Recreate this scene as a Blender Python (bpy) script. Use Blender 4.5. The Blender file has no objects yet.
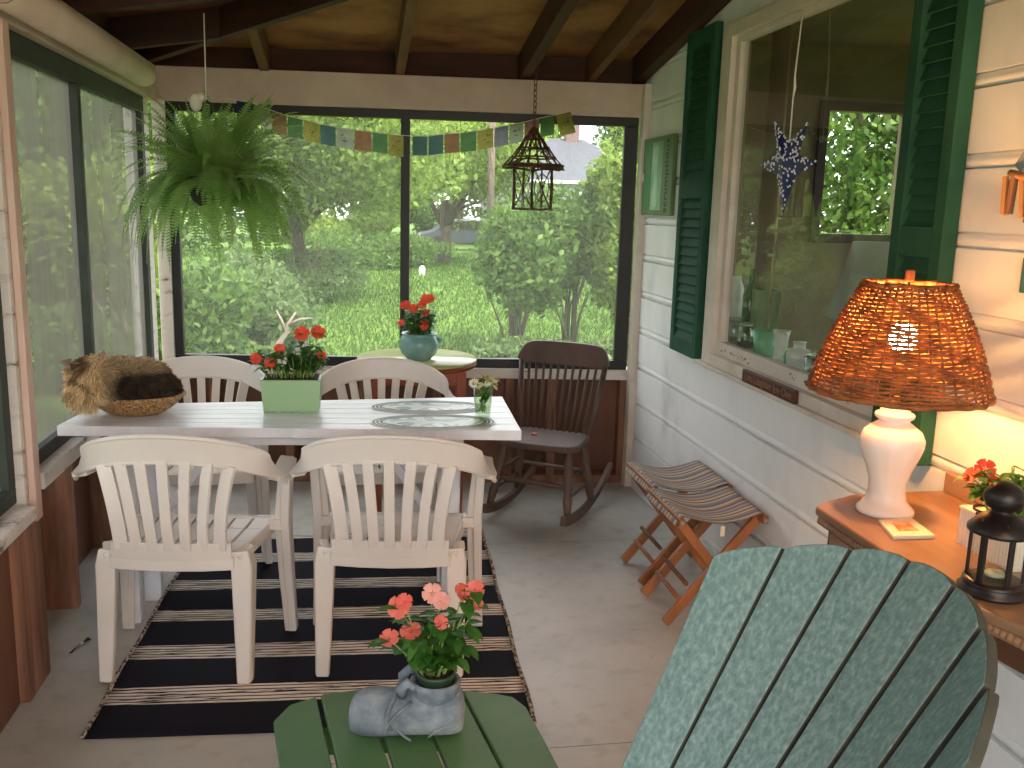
import bpy, math, random
import numpy as np
from mathutils import Vector, Matrix
random.seed(7); rng = np.random.default_rng(7)
S = bpy.context.scene
COL = S.collection
PI = math.pi
H = 1.52; F = 925.0
M = np.array([[0.98559323, -0.16686057, 0.02763231],
              [0.00459755, 0.18974724, 0.98182221],
              [0.16907057, 0.96755028, -0.18778074]])
WX = 1.529                       # face of the house wall
LX = -1.0                        # left porch wall plane
BY = -0.0916
CORN = np.array([1.529, 4.866, 0.0])
BD = np.array([-math.cos(BY), -math.sin(BY), 0])   # along back wall, going left
BN = np.array([-math.sin(BY), math.cos(BY), 0])    # outward (away from camera)

def _ray(x, y): return M.T @ np.array([(x-512)/F, (384-y)/F, 1.0])
def at_z(x, y, z):
    r = _ray(x, y); t = (z-H)/r[2]; return Vector((t*r[0], t*r[1], z))
def at_y(x, y, Y):
    r = _ray(x, y); t = Y/r[1]; return Vector((t*r[0], Y, H+t*r[2]))
def at_x(x, y, X):
    r = _ray(x, y); t = X/r[0]; return Vector((X, t*r[1], H+t*r[2]))
def bw(u, z, d=0.0):             # a point of the back wall: u from right corner, z up, d outward
    p = CORN + BD*u + BN*d; return Vector((p[0], p[1], z))
def at_b(x, y, d=0.0):
    r = _ray(x, y); o = np.array([0, 0, H]); c = CORN + BN*d
    t = ((c-o) @ BN)/(r @ BN); p = o+t*r
    return ((p-CORN) @ BD, p[2])

# ------------------------------------------------------------------ materials
def lin(c): return tuple((v/12.92 if v <= .04045 else ((v+.055)/1.055)**2.4) for v in [q/255 for q in c])
class NT:
    def __init__(s, name):
        s.m = bpy.data.materials.new(name); s.m.use_nodes = True
        s.t = s.m.node_tree; s.b = s.t.nodes['Principled BSDF']; s.out = s.t.nodes['Material Output']
    def n(s, ty, **kw):
        a = s.t.nodes.new(ty)
        for k, v in kw.items():
            if k in a.inputs.keys(): a.inputs[k].default_value = v
            else: setattr(a, k, v)
        return a
    def l(s, a, b): s.t.links.new(a, b)
def noise_col(nt, cols, scale, detail=4, stretch=(1, 1, 1), rough=.6, coord='Object', dist=0, lo=.3, hi=.7):
    tc = nt.n('ShaderNodeTexCoord'); mp = nt.n('ShaderNodeMapping'); mp.inputs['Scale'].default_value = stretch
    nz = nt.n('ShaderNodeTexNoise'); nz.inputs['Scale'].default_value = scale; nz.inputs['Detail'].default_value = detail
    nz.inputs['Roughness'].default_value = rough; nz.inputs['Distortion'].default_value = dist
    nt.l(tc.outputs[coord], mp.inputs[0]); nt.l(mp.outputs[0], nz.inputs['Vector'])
    cr = nt.n('ShaderNodeValToRGB'); e = cr.color_ramp.elements
    k = len(cols)
    e[0].position = lo; e[0].color = (*lin(cols[0]), 1); e[1].position = hi; e[1].color = (*lin(cols[-1]), 1)
    for i in range(1, k-1):
        q = cr.color_ramp.elements.new(lo+(hi-lo)*i/(k-1)); q.color = (*lin(cols[i]), 1)
    nt.l(nz.outputs['Fac'], cr.inputs[0])
    return nz, cr
def mat(name, cols, rough=.5, scale=8, stretch=(1, 1, 1), bump=0, detail=4, metal=0, dist=0, spec=.5, lo=.3, hi=.7, trans=0):
    nt = NT(name)
    if not isinstance(cols[0], (tuple, list)): cols = [cols]
    if len(cols) == 1: nt.b.inputs['Base Color'].default_value = (*lin(cols[0]), 1); nz = None
    if len(cols) > 1 or bump:
        nz, cr = noise_col(nt, cols if len(cols) > 1 else [cols[0], cols[0]], scale, detail, stretch, dist=dist, lo=lo, hi=hi)
        nt.l(cr.outputs[0], nt.b.inputs['Base Color'])
        if bump:
            bp = nt.n('ShaderNodeBump'); bp.inputs['Strength'].default_value = bump; bp.inputs['Distance'].default_value = .01
            nt.l(nz.outputs['Fac'], bp.inputs['Height']); nt.l(bp.outputs[0], nt.b.inputs['Normal'])
    nt.b.inputs['Roughness'].default_value = rough; nt.b.inputs['Metallic'].default_value = metal
    nt.b.inputs['Specular IOR Level'].default_value = spec
    if trans:
        tr = nt.n('ShaderNodeBsdfTranslucent'); mx = nt.n('ShaderNodeMixShader'); mx.inputs[0].default_value = trans
        if len(cols) > 1: nt.l(cr.outputs[0], tr.inputs[0])
        else: tr.inputs[0].default_value = (*lin(cols[0]), 1)
        nt.l(nt.b.outputs[0], mx.inputs[1]); nt.l(tr.outputs[0], mx.inputs[2]); nt.l(mx.outputs[0], nt.out.inputs[0])
    return nt.m
def glass(name, tint=(235, 245, 240), refl=1.0, base=.02):
    nt = NT(name); t = nt.n('ShaderNodeBsdfTransparent'); t.inputs[0].default_value = (*lin(tint), 1)
    g = nt.n('ShaderNodeBsdfGlossy'); g.inputs['Roughness'].default_value = .0
    lw = nt.n('ShaderNodeLayerWeight'); lw.inputs[0].default_value = .5; fr = nt.n('ShaderNodeMath', operation='POWER'); nt.l(lw.outputs['Facing'], fr.inputs[0]); fr.inputs[1].default_value = 3.6
    ml = nt.n('ShaderNodeMath', operation='MULTIPLY_ADD'); ml.inputs[1].default_value = refl; ml.inputs[2].default_value = base; ml.use_clamp = True
    nt.l(fr.outputs[0], ml.inputs[0])
    mx = nt.n('ShaderNodeMixShader'); nt.l(ml.outputs[0], mx.inputs[0]); nt.l(t.outputs[0], mx.inputs[1]); nt.l(g.outputs[0], mx.inputs[2])
    nt.l(mx.outputs[0], nt.out.inputs[0]); return nt.m
def screen(name, col, opac, streak=0):
    nt = NT(name); t = nt.n('ShaderNodeBsdfTransparent'); d = nt.n('ShaderNodeBsdfDiffuse'); tr = nt.n('ShaderNodeBsdfTranslucent')
    d.inputs[0].default_value = (*lin(col), 1); tr.inputs[0].default_value = (*lin(col), 1)
    m1 = nt.n('ShaderNodeMixShader'); m1.inputs[0].default_value = .5; nt.l(d.outputs[0], m1.inputs[1]); nt.l(tr.outputs[0], m1.inputs[2])
    mx = nt.n('ShaderNodeMixShader'); mx.inputs[0].default_value = opac
    if streak:
        tc = nt.n('ShaderNodeTexCoord'); mp = nt.n('ShaderNodeMapping'); mp.inputs['Scale'].default_value = (1, 5, .45); mp.inputs['Rotation'].default_value = (.22, 0, 0)
        nz = nt.n('ShaderNodeTexNoise'); nz.inputs['Scale'].default_value = 2.2; nz.inputs['Detail'].default_value = 3; nz.inputs['Distortion'].default_value = .6
        nt.l(tc.outputs['Object'], mp.inputs[0]); nt.l(mp.outputs[0], nz.inputs['Vector'])
        mr = nt.n('ShaderNodeMapRange'); mr.inputs['From Min'].default_value = .35; mr.inputs['From Max'].default_value = .7
        mr.inputs['To Min'].default_value = opac+streak; mr.inputs['To Max'].default_value = opac-streak
        nt.l(nz.outputs['Fac'], mr.inputs[0]); nt.l(mr.outputs[0], mx.inputs[0])
    nt.l(t.outputs[0], mx.inputs[1]); nt.l(m1.outputs[0], mx.inputs[2]); nt.l(mx.outputs[0], nt.out.inputs[0]); return nt.m
def emit(name, col, st):
    nt = NT(name); e = nt.n('ShaderNodeEmission'); e.inputs[0].default_value = (*lin(col), 1); e.inputs[1].default_value = st
    nt.l(e.outputs[0], nt.out.inputs[0]); return nt.m
def vcol_mat(name, rough=.8, trans=0, spec=.2):
    nt = NT(name); a = nt.n('ShaderNodeAttribute'); a.attribute_name = 'Col'; nt.l(a.outputs['Color'], nt.b.inputs['Base Color'])
    nt.b.inputs['Roughness'].default_value = rough; nt.b.inputs['Specular IOR Level'].default_value = spec
    if trans:
        tr = nt.n('ShaderNodeBsdfTranslucent'); mx = nt.n('ShaderNodeMixShader'); mx.inputs[0].default_value = trans
        nt.l(a.outputs['Color'], tr.inputs[0]); nt.l(nt.b.outputs[0], mx.inputs[1]); nt.l(tr.outputs[0], mx.inputs[2]); nt.l(mx.outputs[0], nt.out.inputs[0])
    return nt.m

MT = {}
MT['plastic'] = mat('white_resin', [(224, 214, 204), (236, 228, 218)], .38, 3, bump=0)
MT['table_white'] = mat('white_table_paint', [(205, 205, 208), (228, 228, 232), (244, 244, 248)], .3, 5, (1, 9, 1), lo=.25, hi=.6)
MT['wall'] = mat('white_siding_paint', [(196, 197, 192), (226, 226, 223), (236, 236, 233)], .55, 3.0, (1, 1, .5), detail=6, lo=.25, hi=.55)
MT['trim'] = mat('white_trim_paint', [(200, 188, 172), (222, 213, 198)], .55, 6)
MT['beam'] = mat('cream_beam_paint', [(186, 164, 146), (210, 190, 172)], .6, 4)
MT['peel'] = mat('peeling_white_paint', [(95, 82, 70), (205, 196, 186), (222, 214, 205)], .7, 9, (1, 1, 3), detail=8, bump=.3, lo=.3, hi=.48)
MT['pinktrim'] = mat('pinkish_white_paint', [(206, 172, 154), (220, 190, 174)], .6, 5)
MT['black'] = mat('black_frame_paint', [(18, 17, 15), (30, 28, 25)], .5, 8)
MT['dkgreen'] = mat('dark_green_frame', [(38, 44, 36), (52, 60, 50)], .6, 8)
MT['shutter'] = mat('shutter_green_paint', [(34, 72, 54), (46, 90, 68)], .75, 5, spec=.2)
MT['brown'] = mat('brown_boards', [(76, 46, 32), (112, 72, 52), (136, 94, 70)], .65, 3, (1, 1, .35), detail=6, bump=.2)
MT['brownstud'] = mat('stud_wood', [(92, 58, 40), (138, 94, 68), (170, 124, 92)], .6, 5, (3, 3, .3), detail=6, bump=.2)
MT['rafter'] = mat('dark_rafter_wood', [(40, 17, 10), (78, 36, 22)], .75, 5, (.6, .6, 3), detail=6, bump=.2)
MT['rafter_light'] = mat('rafter_wood_light', [(84, 52, 28), (120, 78, 44)], .75, 5, (3, .5, 3), detail=6)
MT['ply'] = mat('stained_plywood', [(70, 38, 18), (134, 88, 48), (158, 112, 64)], .75, 2.6, (1, 1.6, 1), detail=8, lo=.28, hi=.6)
MT['rockwood'] = mat('dark_brown_wood', [(74, 54, 44), (106, 82, 68)], .55, 6, (1, 1, .4), detail=6)
MT['orangewood'] = mat('orange_stained_wood', [(130, 80, 46), (178, 116, 68)], .45, 6, (1, 1, .4), detail=5)
MT['redwood'] = mat('reddish_table_wood', [(120, 52, 28), (160, 78, 44)], .4, 5)
MT['dresser'] = mat('dresser_brown_wood', [(118, 84, 60), (150, 114, 86), (164, 128, 98)], .35, 4, (2.5, .5, 1), detail=6, dist=.6)
MT['dresser_dark'] = mat('dresser_dark_wood', [(84, 50, 34), (110, 70, 48)], .4, 5, (1, .4, 1))
MT['white_ceramic'] = mat('white_glazed_ceramic', [(236, 226, 214), (244, 236, 226)], .12, 3)
MT['wicker'] = mat('lamp_wicker', [(112, 62, 28), (186, 116, 60)], .5, 30, trans=.22)
MT['wick_basket'] = mat('basket_wicker', [(120, 84, 50), (206, 166, 112)], .6, 120, (1, 1, 1), bump=.6, lo=.4, hi=.6)
MT['blackmetal'] = mat('black_lantern_metal', [(32, 26, 24), (52, 44, 40)], .35, 10, metal=.3)
MT['greenplanter'] = mat('light_green_planter', [(150, 186, 138), (162, 196, 150)], .4, 4)
MT['teal'] = mat('teal_glaze', [(96, 142, 138), (138, 176, 168)], .15, 7)
MT['soil'] = mat('potting_soil', [(38, 27, 20), (60, 44, 32)], .95, 40)
MT['leaf'] = mat('impatiens_leaf', [(38, 88, 30), (86, 142, 58)], .45, 14, trans=.25)
MT['stem'] = mat('pale_stem', [(120, 148, 70), (150, 172, 96)], .5, 10)
MT['redflower'] = mat('red_petal', [(228, 62, 40), (244, 92, 62)], .6, 20, trans=.3)
MT['coralflower'] = mat('coral_petal', [(236, 96, 78), (250, 138, 120)], .6, 20, trans=.3)
MT['pinkflower'] = mat('pale_coral_petal', [(240, 150, 136), (250, 184, 170)], .6, 20, trans=.3)
MT['whiteflower'] = mat('white_petal', [(230, 232, 220), (246, 246, 238)], .6, 20, trans=.3)
MT['fern'] = mat('fern_green', [(96, 144, 62), (172, 206, 120)], .5, 9, trans=.5)
MT['slate'] = mat('blue_grey_stone', [(84, 96, 106), (132, 144, 152), (170, 178, 182)], .85, 14, detail=7, bump=.3)
MT['greenboard'] = mat('green_table_board', [(70, 108, 66), (90, 130, 82)], .45, 5)
MT['adiron'] = mat('green_recycled_plastic', [(90, 118, 114), (112, 142, 138), (142, 168, 164)], .5, 130, (1, 1, .45), detail=8, bump=.12, lo=.3, hi=.7)
MT['adiron_edge'] = mat('dark_plastic_edge', [(52, 52, 44), (72, 70, 60)], .6, 12)
MT['cord'] = mat('white_cord', [(226, 220, 205)], .7)
MT['rust'] = mat('rusty_wire', [(62, 38, 24), (104, 66, 42)], .7, 30, bump=.2)
MT['winglass'] = glass('window_glass', (242, 244, 238), .75, .05)
MT['thinglass'] = glass('clear_glass', (248, 252, 248), .6, .02)
MT['screen_back'] = screen('back_insect_screen', (170, 172, 162), .20)
MT['screen_left'] = screen('left_insect_screen', (108, 102, 96), .78, .12)
MT['bulb'] = emit('bulb_light', (255, 184, 106), 92.0)
MT['greypaint'] = mat('grey_paint', [(150, 158, 160)], .6)
MT['pale'] = mat('pale_cream', [(222, 214, 196), (236, 230, 214)], .6, 10)
MT['peg'] = mat('peg_wood', [(176, 118, 70), (206, 150, 98)], .6, 10)
MT['tealpaint'] = mat('teal_paint', [(58, 110, 104)], .5)
MT['bark'] = mat('tree_bark', [(58, 46, 38), (104, 90, 76)], .9, 12, (1, 1, .3), bump=.4)
MT['deadwood'] = mat('bleached_branch', [(96, 86, 74), (128, 118, 104)], .8, 8)
MT['lantern_glass'] = MT['thinglass']
MT['interior'] = mat('interior_wall_paint', [(112, 100, 74), (132, 120, 92)], .8, 2)
MT['interior_dark'] = mat('interior_dark_wood', [(52, 36, 26), (72, 52, 38)], .6, 4)

# ------------------------------------------------------------------ mesh builder
class MB:
    def __init__(s): s.v = []; s.f = []; s.sm = []; s.mi = []; s.cur = 0
    def add(s, vs, fs, smooth=False):
        o = len(s.v); s.v += [tuple(v) for v in vs]; s.f += [tuple(o+i for i in f) for f in fs]
        s.sm += [smooth]*len(fs); s.mi += [s.cur]*len(fs); return s
    def box(s, lo, hi, mtx=None):
        x0, y0, z0 = lo; x1, y1, z1 = hi
        vs = [Vector(p) for p in ((x0,y0,z0),(x1,y0,z0),(x1,y1,z0),(x0,y1,z0),(x0,y0,z1),(x1,y0,z1),(x1,y1,z1),(x0,y1,z1))]
        if mtx is not None: vs = [mtx @ v for v in vs]
        return s.add(vs, [(0,3,2,1),(4,5,6,7),(0,1,5,4),(1,2,6,5),(2,3,7,6),(3,0,4,7)])
    def cbox(s, c, sz, mtx=None):
        return s.box([c[i]-sz[i]/2 for i in range(3)], [c[i]+sz[i]/2 for i in range(3)], mtx)
    def hexa(s, b, t):   # bottom quad, top quad
        return s.add(list(b)+list(t), [(0,3,2,1),(4,5,6,7),(0,1,5,4),(1,2,6,5),(2,3,7,6),(3,0,4,7)])
    def prism(s, poly, z0, z1, mtx=None, smooth=False):
        n = len(poly); vs = [Vector((p[0], p[1], z0)) for p in poly]+[Vector((p[0], p[1], z1)) for p in poly]
        if mtx is not None: vs = [mtx @ v for v in vs]
        fs = [tuple(range(n-1, -1, -1)), tuple(range(n, 2*n))]
        s.add(vs, fs); o = len(s.v)-2*n
        for i in range(n):
            j = (i+1) % n; s.f.append((o+i, o+j, o+n+j, o+n+i)); s.sm.append(smooth); s.mi.append(s.cur)
        return s
    def lathe(s, prof, n=24, c=(0, 0, 0), caps=True, sy=1.0, mtx=None):
        vs = []; k = len(prof)
        for r, z in prof:
            for i in range(n):
                a = 2*PI*i/n; vs.append(Vector((c[0]+r*math.cos(a), c[1]+r*sy*math.sin(a), c[2]+z)))
        if mtx is not None: vs = [mtx @ v for v in vs]
        fs = []
        for j in range(k-1):
            for i in range(n):
                i2 = (i+1) % n; fs.append((j*n+i, j*n+i2, (j+1)*n+i2, (j+1)*n+i))
        s.add(vs, fs, True)
        if caps:
            o = len(s.v)-k*n
            s.f.append(tuple(o+i for i in range(n-1, -1, -1))); s.f.append(tuple(o+(k-1)*n+i for i in range(n))); s.sm += [False]*2; s.mi += [s.cur]*2
        return s
    def tube(s, pts, rad, n=8, caps=True, flat=1.0, up=None):
        pts = [Vector(p) for p in pts]; k = len(pts)
        if not isinstance(rad, (list, tuple)): rad = [rad]*k
        vs = []; prev = None
        for j in range(k):
            t = (pts[min(j+1, k-1)]-pts[max(j-1, 0)])
            if t.length < 1e-9: t = Vector((0, 0, 1))
            t.normalize()
            if prev is None:
                ref = Vector(up) if up is not None else (Vector((0, 0, 1)) if abs(t.z) < .9 else Vector((1, 0, 0)))
            else: ref = prev
            a = ref-t*ref.dot(t)
            if a.length < 1e-6: a = t.orthogonal()
            a.normalize(); b = t.cross(a); prev = a
            for i in range(n):
                q = 2*PI*i/n+PI/n; vs.append(pts[j]+a*(rad[j]*flat*math.cos(q))+b*(rad[j]*math.sin(q)))
        fs = []
        for j in range(k-1):
            for i in range(n):
                i2 = (i+1) % n; fs.append((j*n+i, j*n+i2, (j+1)*n+i2, (j+1)*n+i))
        s.add(vs, fs, n > 4)
        if caps:
            o = len(s.v)-k*n
            s.f.append(tuple(o+i for i in range(n-1, -1, -1))); s.f.append(tuple(o+(k-1)*n+i for i in range(n))); s.sm += [False]*2; s.mi += [s.cur]*2
        return s
    def sweep(s, pts, wd, w, t, smooth=True):
        # rectangular section: wd = width direction(s), w widths, t thickness
        pts = [Vector(p) for p in pts]; k = len(pts)
        if not isinstance(wd, list): wd = [wd]*k
        if not isinstance(w, (list, tuple)): w = [w]*k
        if not isinstance(t, (list, tuple)): t = [t]*k
        vs = []
        for j in range(k):
            tg = (pts[min(j+1, k-1)]-pts[max(j-1, 0)]).normalized()
            a = Vector(wd[j]); a = (a-tg*a.dot(tg)).normalized(); b = tg.cross(a)
            for x, y in ((-1,-1),(1,-1),(1,1),(-1,1)): vs.append(pts[j]+a*(x*w[j]/2)+b*(y*t[j]/2))
        fs = []
        for j in range(k-1):
            for i in range(4):
                i2 = (i+1) % 4; fs.append((j*4+i, j*4+i2, (j+1)*4+i2, (j+1)*4+i))
        fs += [(3,2,1,0), tuple((k-1)*4+i for i in range(4))]
        return s.add(vs, fs, False)
    def sphere(s, c, r, n=12, m=8, sc=(1, 1, 1), mtx=None):
        prof = []; vs = [];
        for j in range(m+1):
            a = -PI/2+PI*j/m
            for i in range(n):
                q = 2*PI*i/n; v = Vector((r*sc[0]*math.cos(a)*math.cos(q), r*sc[1]*math.cos(a)*math.sin(q), r*sc[2]*math.sin(a)))
                if mtx is not None: v = mtx @ v
                vs.append(v+Vector(c))
        fs = [(j*n+i, j*n+(i+1) % n, (j+1)*n+(i+1) % n, (j+1)*n+i) for j in range(m) for i in range(n)]
        return s.add(vs, fs, True)
    def build(s, name, m, parent=None, bevel=0, seg=2, sub=0, solid=0):
        me = bpy.data.meshes.new(name); me.from_pydata([tuple(v) for v in s.v], [], s.f)
        me.polygons.foreach_set('use_smooth', s.sm)
        ms = m if isinstance(m, (list, tuple)) else [m]
        for q in ms: me.materials.append(q)
        if len(ms) > 1: me.polygons.foreach_set('material_index', s.mi)
        me.validate(); me.update()
        o = bpy.data.objects.new(name, me); COL.objects.link(o)
        if parent is not None: o.parent = parent
        if bevel:
            b = o.modifiers.new('b', 'BEVEL'); b.width = bevel; b.segments = seg; b.limit_method = 'ANGLE'; b.angle_limit = .6
            b.harden_normals = False
            for p in me.polygons: p.use_smooth = True
            wn = o.modifiers.new('wn', 'WEIGHTED_NORMAL'); wn.keep_sharp = False
        if sub: q = o.modifiers.new('s', 'SUBSURF'); q.levels = sub; q.render_levels = sub
        return o
def thing(name, label, cat, loc=(0, 0, 0), rz=0, group=None):
    o = bpy.data.objects.new(name, None); COL.objects.link(o); o.empty_display_size = .05
    o.location = loc; o.rotation_euler = (0, 0, rz); o['label'] = label; o['category'] = cat
    if group: o['group'] = group
    return o
def tag(o, label, cat, group=None, kind=None):
    o['label'] = label; o['category'] = cat
    if group: o['group'] = group
    if kind: o['kind'] = kind
    return o
def struct(o, label=None, cat=None):
    o['kind'] = 'structure'
    if label: o['label'] = label
    if cat: o['category'] = cat
    return o
def lab(o, t): o['label'] = t; return o
def dup(root, loc, rz, label, group=None):
    r = root.copy(); COL.objects.link(r); r.location = loc; r.rotation_euler = (0, 0, rz); r['label'] = label
    if group: r['group'] = group
    for ch in list(root.children):
        c = ch.copy(); COL.objects.link(c); c.parent = r
        for g in ch.children:
            d = g.copy(); COL.objects.link(d); d.parent = c
    return r
def txt(name, body, size, mtx, m, parent=None, ext=.0006):
    cu = bpy.data.curves.new(name, 'FONT'); cu.body = body; cu.size = size; cu.extrude = ext; cu.align_x = 'CENTER'; cu.align_y = 'CENTER'
    ob = bpy.data.objects.new('tmp', cu); COL.objects.link(ob)
    dg = bpy.context.evaluated_depsgraph_get(); me = bpy.data.meshes.new_from_object(ob.evaluated_get(dg)); bpy.data.objects.remove(ob)
    me.transform(mtx); me.materials.clear(); me.materials.append(m)
    o = bpy.data.objects.new(name, me); COL.objects.link(o)
    if parent is not None: o.parent = parent
    return o
def np_mesh(name, V, nper, m, parent=None, cols=None):
    """V: (k, nper, 3) separate polygons"""
    k = V.shape[0]; me = bpy.data.meshes.new(name)
    me.vertices.add(k*nper); me.vertices.foreach_set('co', V.reshape(-1).astype(np.float32))
    me.loops.add(k*nper); me.loops.foreach_set('vertex_index', np.arange(k*nper, dtype=np.int32))
    me.polygons.add(k); me.polygons.foreach_set('loop_start', np.arange(0, k*nper, nper, dtype=np.int32))
    me.polygons.foreach_set('loop_total', np.full(k, nper, dtype=np.int32))
    if cols is not None:
        ca = me.color_attributes.new('Col', 'FLOAT_COLOR', 'POINT'); c4 = np.ones((k, nper, 4), np.float32); c4[:, :, :3] = cols[:, None, :]
        ca.data.foreach_set('color', c4.reshape(-1))
    me.update(calc_edges=True); me.materials.append(m)
    o = bpy.data.objects.new(name, me); COL.objects.link(o)
    if parent is not None: o.parent = parent
    return o

# ================================================================== SETTING
def zr(x, y): return 2.165+.165*min(5.0-y, x+1.0)      # underside of the rafters
Y0 = -2.2
# floor
nt = NT('painted_floor')
nz, cr = noise_col(nt, [(156, 155, 148), (178, 176, 168), (190, 188, 180)], 1.6, 6, (1, 1, 1), lo=.3, hi=.65)
tc = nt.n('ShaderNodeTexCoord'); n2 = nt.n('ShaderNodeTexNoise'); n2.inputs['Scale'].default_value = 14; n2.inputs['Detail'].default_value = 8
nt.l(tc.outputs['Object'], n2.inputs['Vector'])
c2 = nt.n('ShaderNodeValToRGB'); c2.color_ramp.elements[0].position = .33; c2.color_ramp.elements[0].color = (.82, .77, .7, 1); c2.color_ramp.elements[1].position = .46; c2.color_ramp.elements[1].color = (1, 1, 1, 1)
nt.l(n2.outputs['Fac'], c2.inputs[0])
mx = nt.n('ShaderNodeMix', data_type='RGBA', blend_type='MULTIPLY'); mx.inputs['Factor'].default_value = .6
nt.l(cr.outputs[0], mx.inputs[6]); nt.l(c2.outputs[0], mx.inputs[7]); nt.l(mx.outputs[2], nt.b.inputs['Base Color']); nt.b.inputs['Roughness'].default_value = .42
m = MB()
ys = [Y0, -.6, .9, 2.35, 3.98, 5.25]
for a, b in zip(ys[:-1], ys[1:]): m.box((-1.16, a+.002, -.04), (1.62, b-.002, 0))
struct(m.build('floor', nt.m), 'grey painted board floor with worn patches', 'floor')
struct(MB().box((-1.2, Y0, -.5), (1.66, 5.28, -.045)).build('trim_1', MT['brown']))

# ---- house wall with coved siding, window opening y 2.35..3.80, z .885..2.235
ST = .195; Z0 = .125
def recess(z):
    q = ((z-Z0) % ST)/ST
    if q < .79: return 0.0
    if q < .815: return .020
    if q < .975: t = (q-.815)/.16; return .010-.008*math.sin(t*PI)
    return .018
def siding(mb, y0, y1, za, zb):
    zs = {za, zb}; k = -1
    while Z0+k*ST < zb:
        for q in (0, .003, .5, .789, .791, .814, .816, .84, .87, .895, .92, .95, .974, .976, .999):
            z = Z0+(k+q)*ST
            if za < z < zb: zs.add(z)
        k += 1
    zs = sorted(zs); n = len(zs)
    vs = [(WX+recess(z), y, z) for z in zs for y in (y0, y1)]
    vs += [(WX+.09, y, z) for z in (za, zb) for y in (y0, y1)]
    fs = [(2*i, 2*i+2, 2*i+3, 2*i+1) for i in range(n-1)]
    B = 2*n
    fs += [(B, B+1, B+3, B+2), tuple([2*i for i in range(n)][::-1]+[B, B+2]), tuple([2*i+1 for i in range(n)]+[B+3, B+1]), (0, 1, B+1, B), (2*n-2, B+2, B+3, 2*n-1)]
    mb.add(vs, fs)
m = MB(); siding(m, Y0, 4.90, -.04, .885); siding(m, 3.80, 4.90, .885, 2.27); siding(m, Y0, 2.28, .885, 2.27); siding(m, Y0, 4.90, 2.27, 2.72)
wr = struct(m.build('wall_right', MT['wall']), 'white painted siding wall of the house', 'wall')
m = MB(); m.box((WX-.035, 4.80, 0), (WX+.02, 4.862, 2.165)); struct(m.build('trim_2', MT['trim']), 'white corner board', 'trim')
# vertical joint lines of siding
# window: casing, sash, glass
wn = struct(thing('window_1', 'large picture window with white casing', 'window', (0, 0, 0)))
m = MB()
m.box((WX-.028, 3.70, .885), (WX+.005, 3.80, 2.27)); m.box((WX-.028, 2.43, 2.215), (WX+.005, 3.70, 2.27)); m.box((WX-.003, 2.28, .885), (WX+.005, 2.36, 2.215))
m.build('window_casing', MT['trim'], wn, .004)
m = MB(); m.box((WX-.034, 2.42, .885), (WX+.02, 3.70, .93)); m.box((WX-.003, 2.36, .93), (WX+.03, 3.70, .985)); m.box((WX-.05, 2.42, .868), (WX+.005, 3.84, .885))
m.build('window_sill', MT['trim'], wn, .003)
m = MB(); m.box((WX-.005, 3.66, .985), (WX+.03, 3.70, 2.215)); m.box((WX-.003, 2.36, .985), (WX+.03, 2.39, 2.215)); m.box((WX-.005, 2.39, 2.192), (WX+.03, 3.66, 2.215))
m.build('sash', MT['trim'], wn, .003)
MB().add([(WX+.016, 2.39, .985), (WX+.016, 3.66, .985), (WX+.016, 3.66, 2.192), (WX+.016, 2.39, 2.192)], [(0, 1, 2, 3)]).build('pane', MT['winglass'], wn)
m = MB()
for i in range(46):          # chipped paint marks on the lower rail
    yy = 3.62-random.random()**1.3*1.05; zz = .955+random.gauss(0, .006); a = .003+random.random()*.012
    if 3.0 < yy < 3.33: continue
    m.box((WX-.0126, yy, zz), (WX-.012, yy+a, zz+.002+random.random()*.005))
m.build('chipped_paint', MT['rockwood'], wn)

# ---- back wall
m = MB()
def bbox(mb, u0, u1, z0, z1, d0, d1):
    mb.hexa([bw(u0, z0, d0), bw(u1, z0, d0), bw(u1, z0, d1), bw(u0, z0, d1)], [bw(u0, z1, d0), bw(u1, z1, d0), bw(u1, z1, d1), bw(u0, z1, d1)])
UL = 2.56
bbox(m, -.05, UL, 0, .60, .10, .13)
wb = struct(m.build('wall_back', MT['brown']), 'brown board half wall below the back screens', 'wall')
m = MB()
for u in (.02, .42, .66, 1.06, 1.46, 1.86, 2.26, 2.5): bbox(m, u, u+.045, 0, .60, .01, .10)
bbox(m, -.02, UL, 0, .045, .0, .10)
struct(m.build('trim_3', MT['brownstud']), 'brown wall studs under the back sill', 'trim')
m = MB(); bbox(m, -.04, UL, .595, .65, -.012, .11); struct(m.build('trim_4', MT['peel'], None, .004), 'white peeling sill under the back screens', 'trim')
m = MB(); bbox(m, -.06, UL+.1, 2.0, 2.168, -.02, .10); struct(m.build('trim_5', MT['beam'], None, .004), 'cream header beam over the back screens', 'trim')
m = MB(); bbox(m, 2.475, 2.54, .65, 2.0, -.005, .09); struct(m.build('trim_6', MT['peel'], None, .003), 'weathered corner post', 'trim')
# back screen window (two panels)
w2 = struct(thing('window_2', 'black framed screen across the back of the porch', 'window'))
fr = MB(); u_r0, u_r1 = .035, .108; u_l0, u_l1 = 2.43, 2.485
bbox(fr, u_r0, u_l1, .648, .70, .01, .05); bbox(fr, u_r0, u_l1, 1.955, 2.0, .01, .05)
bbox(fr, u_r0, u_r1, .70, 1.955, .01, .05); bbox(fr, u_l0, u_l1, .70, 1.955, .01, .05)
um = 1.262; bbox(fr, um-.024, um+.024, .70, 1.955, .005, .052)
fr.build('window_frame', MT['black'], w2, .003)
for a, b in ((u_r1, um-.024), (um+.024, u_l0)):
    q = MB(); q.add([bw(a, .70, .03), bw(b, .70, .03), bw(b, 1.955, .03), bw(a, 1.955, .03)], [(0, 1, 2, 3)]); q.build('screen', MT['screen_back'], w2)

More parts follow.
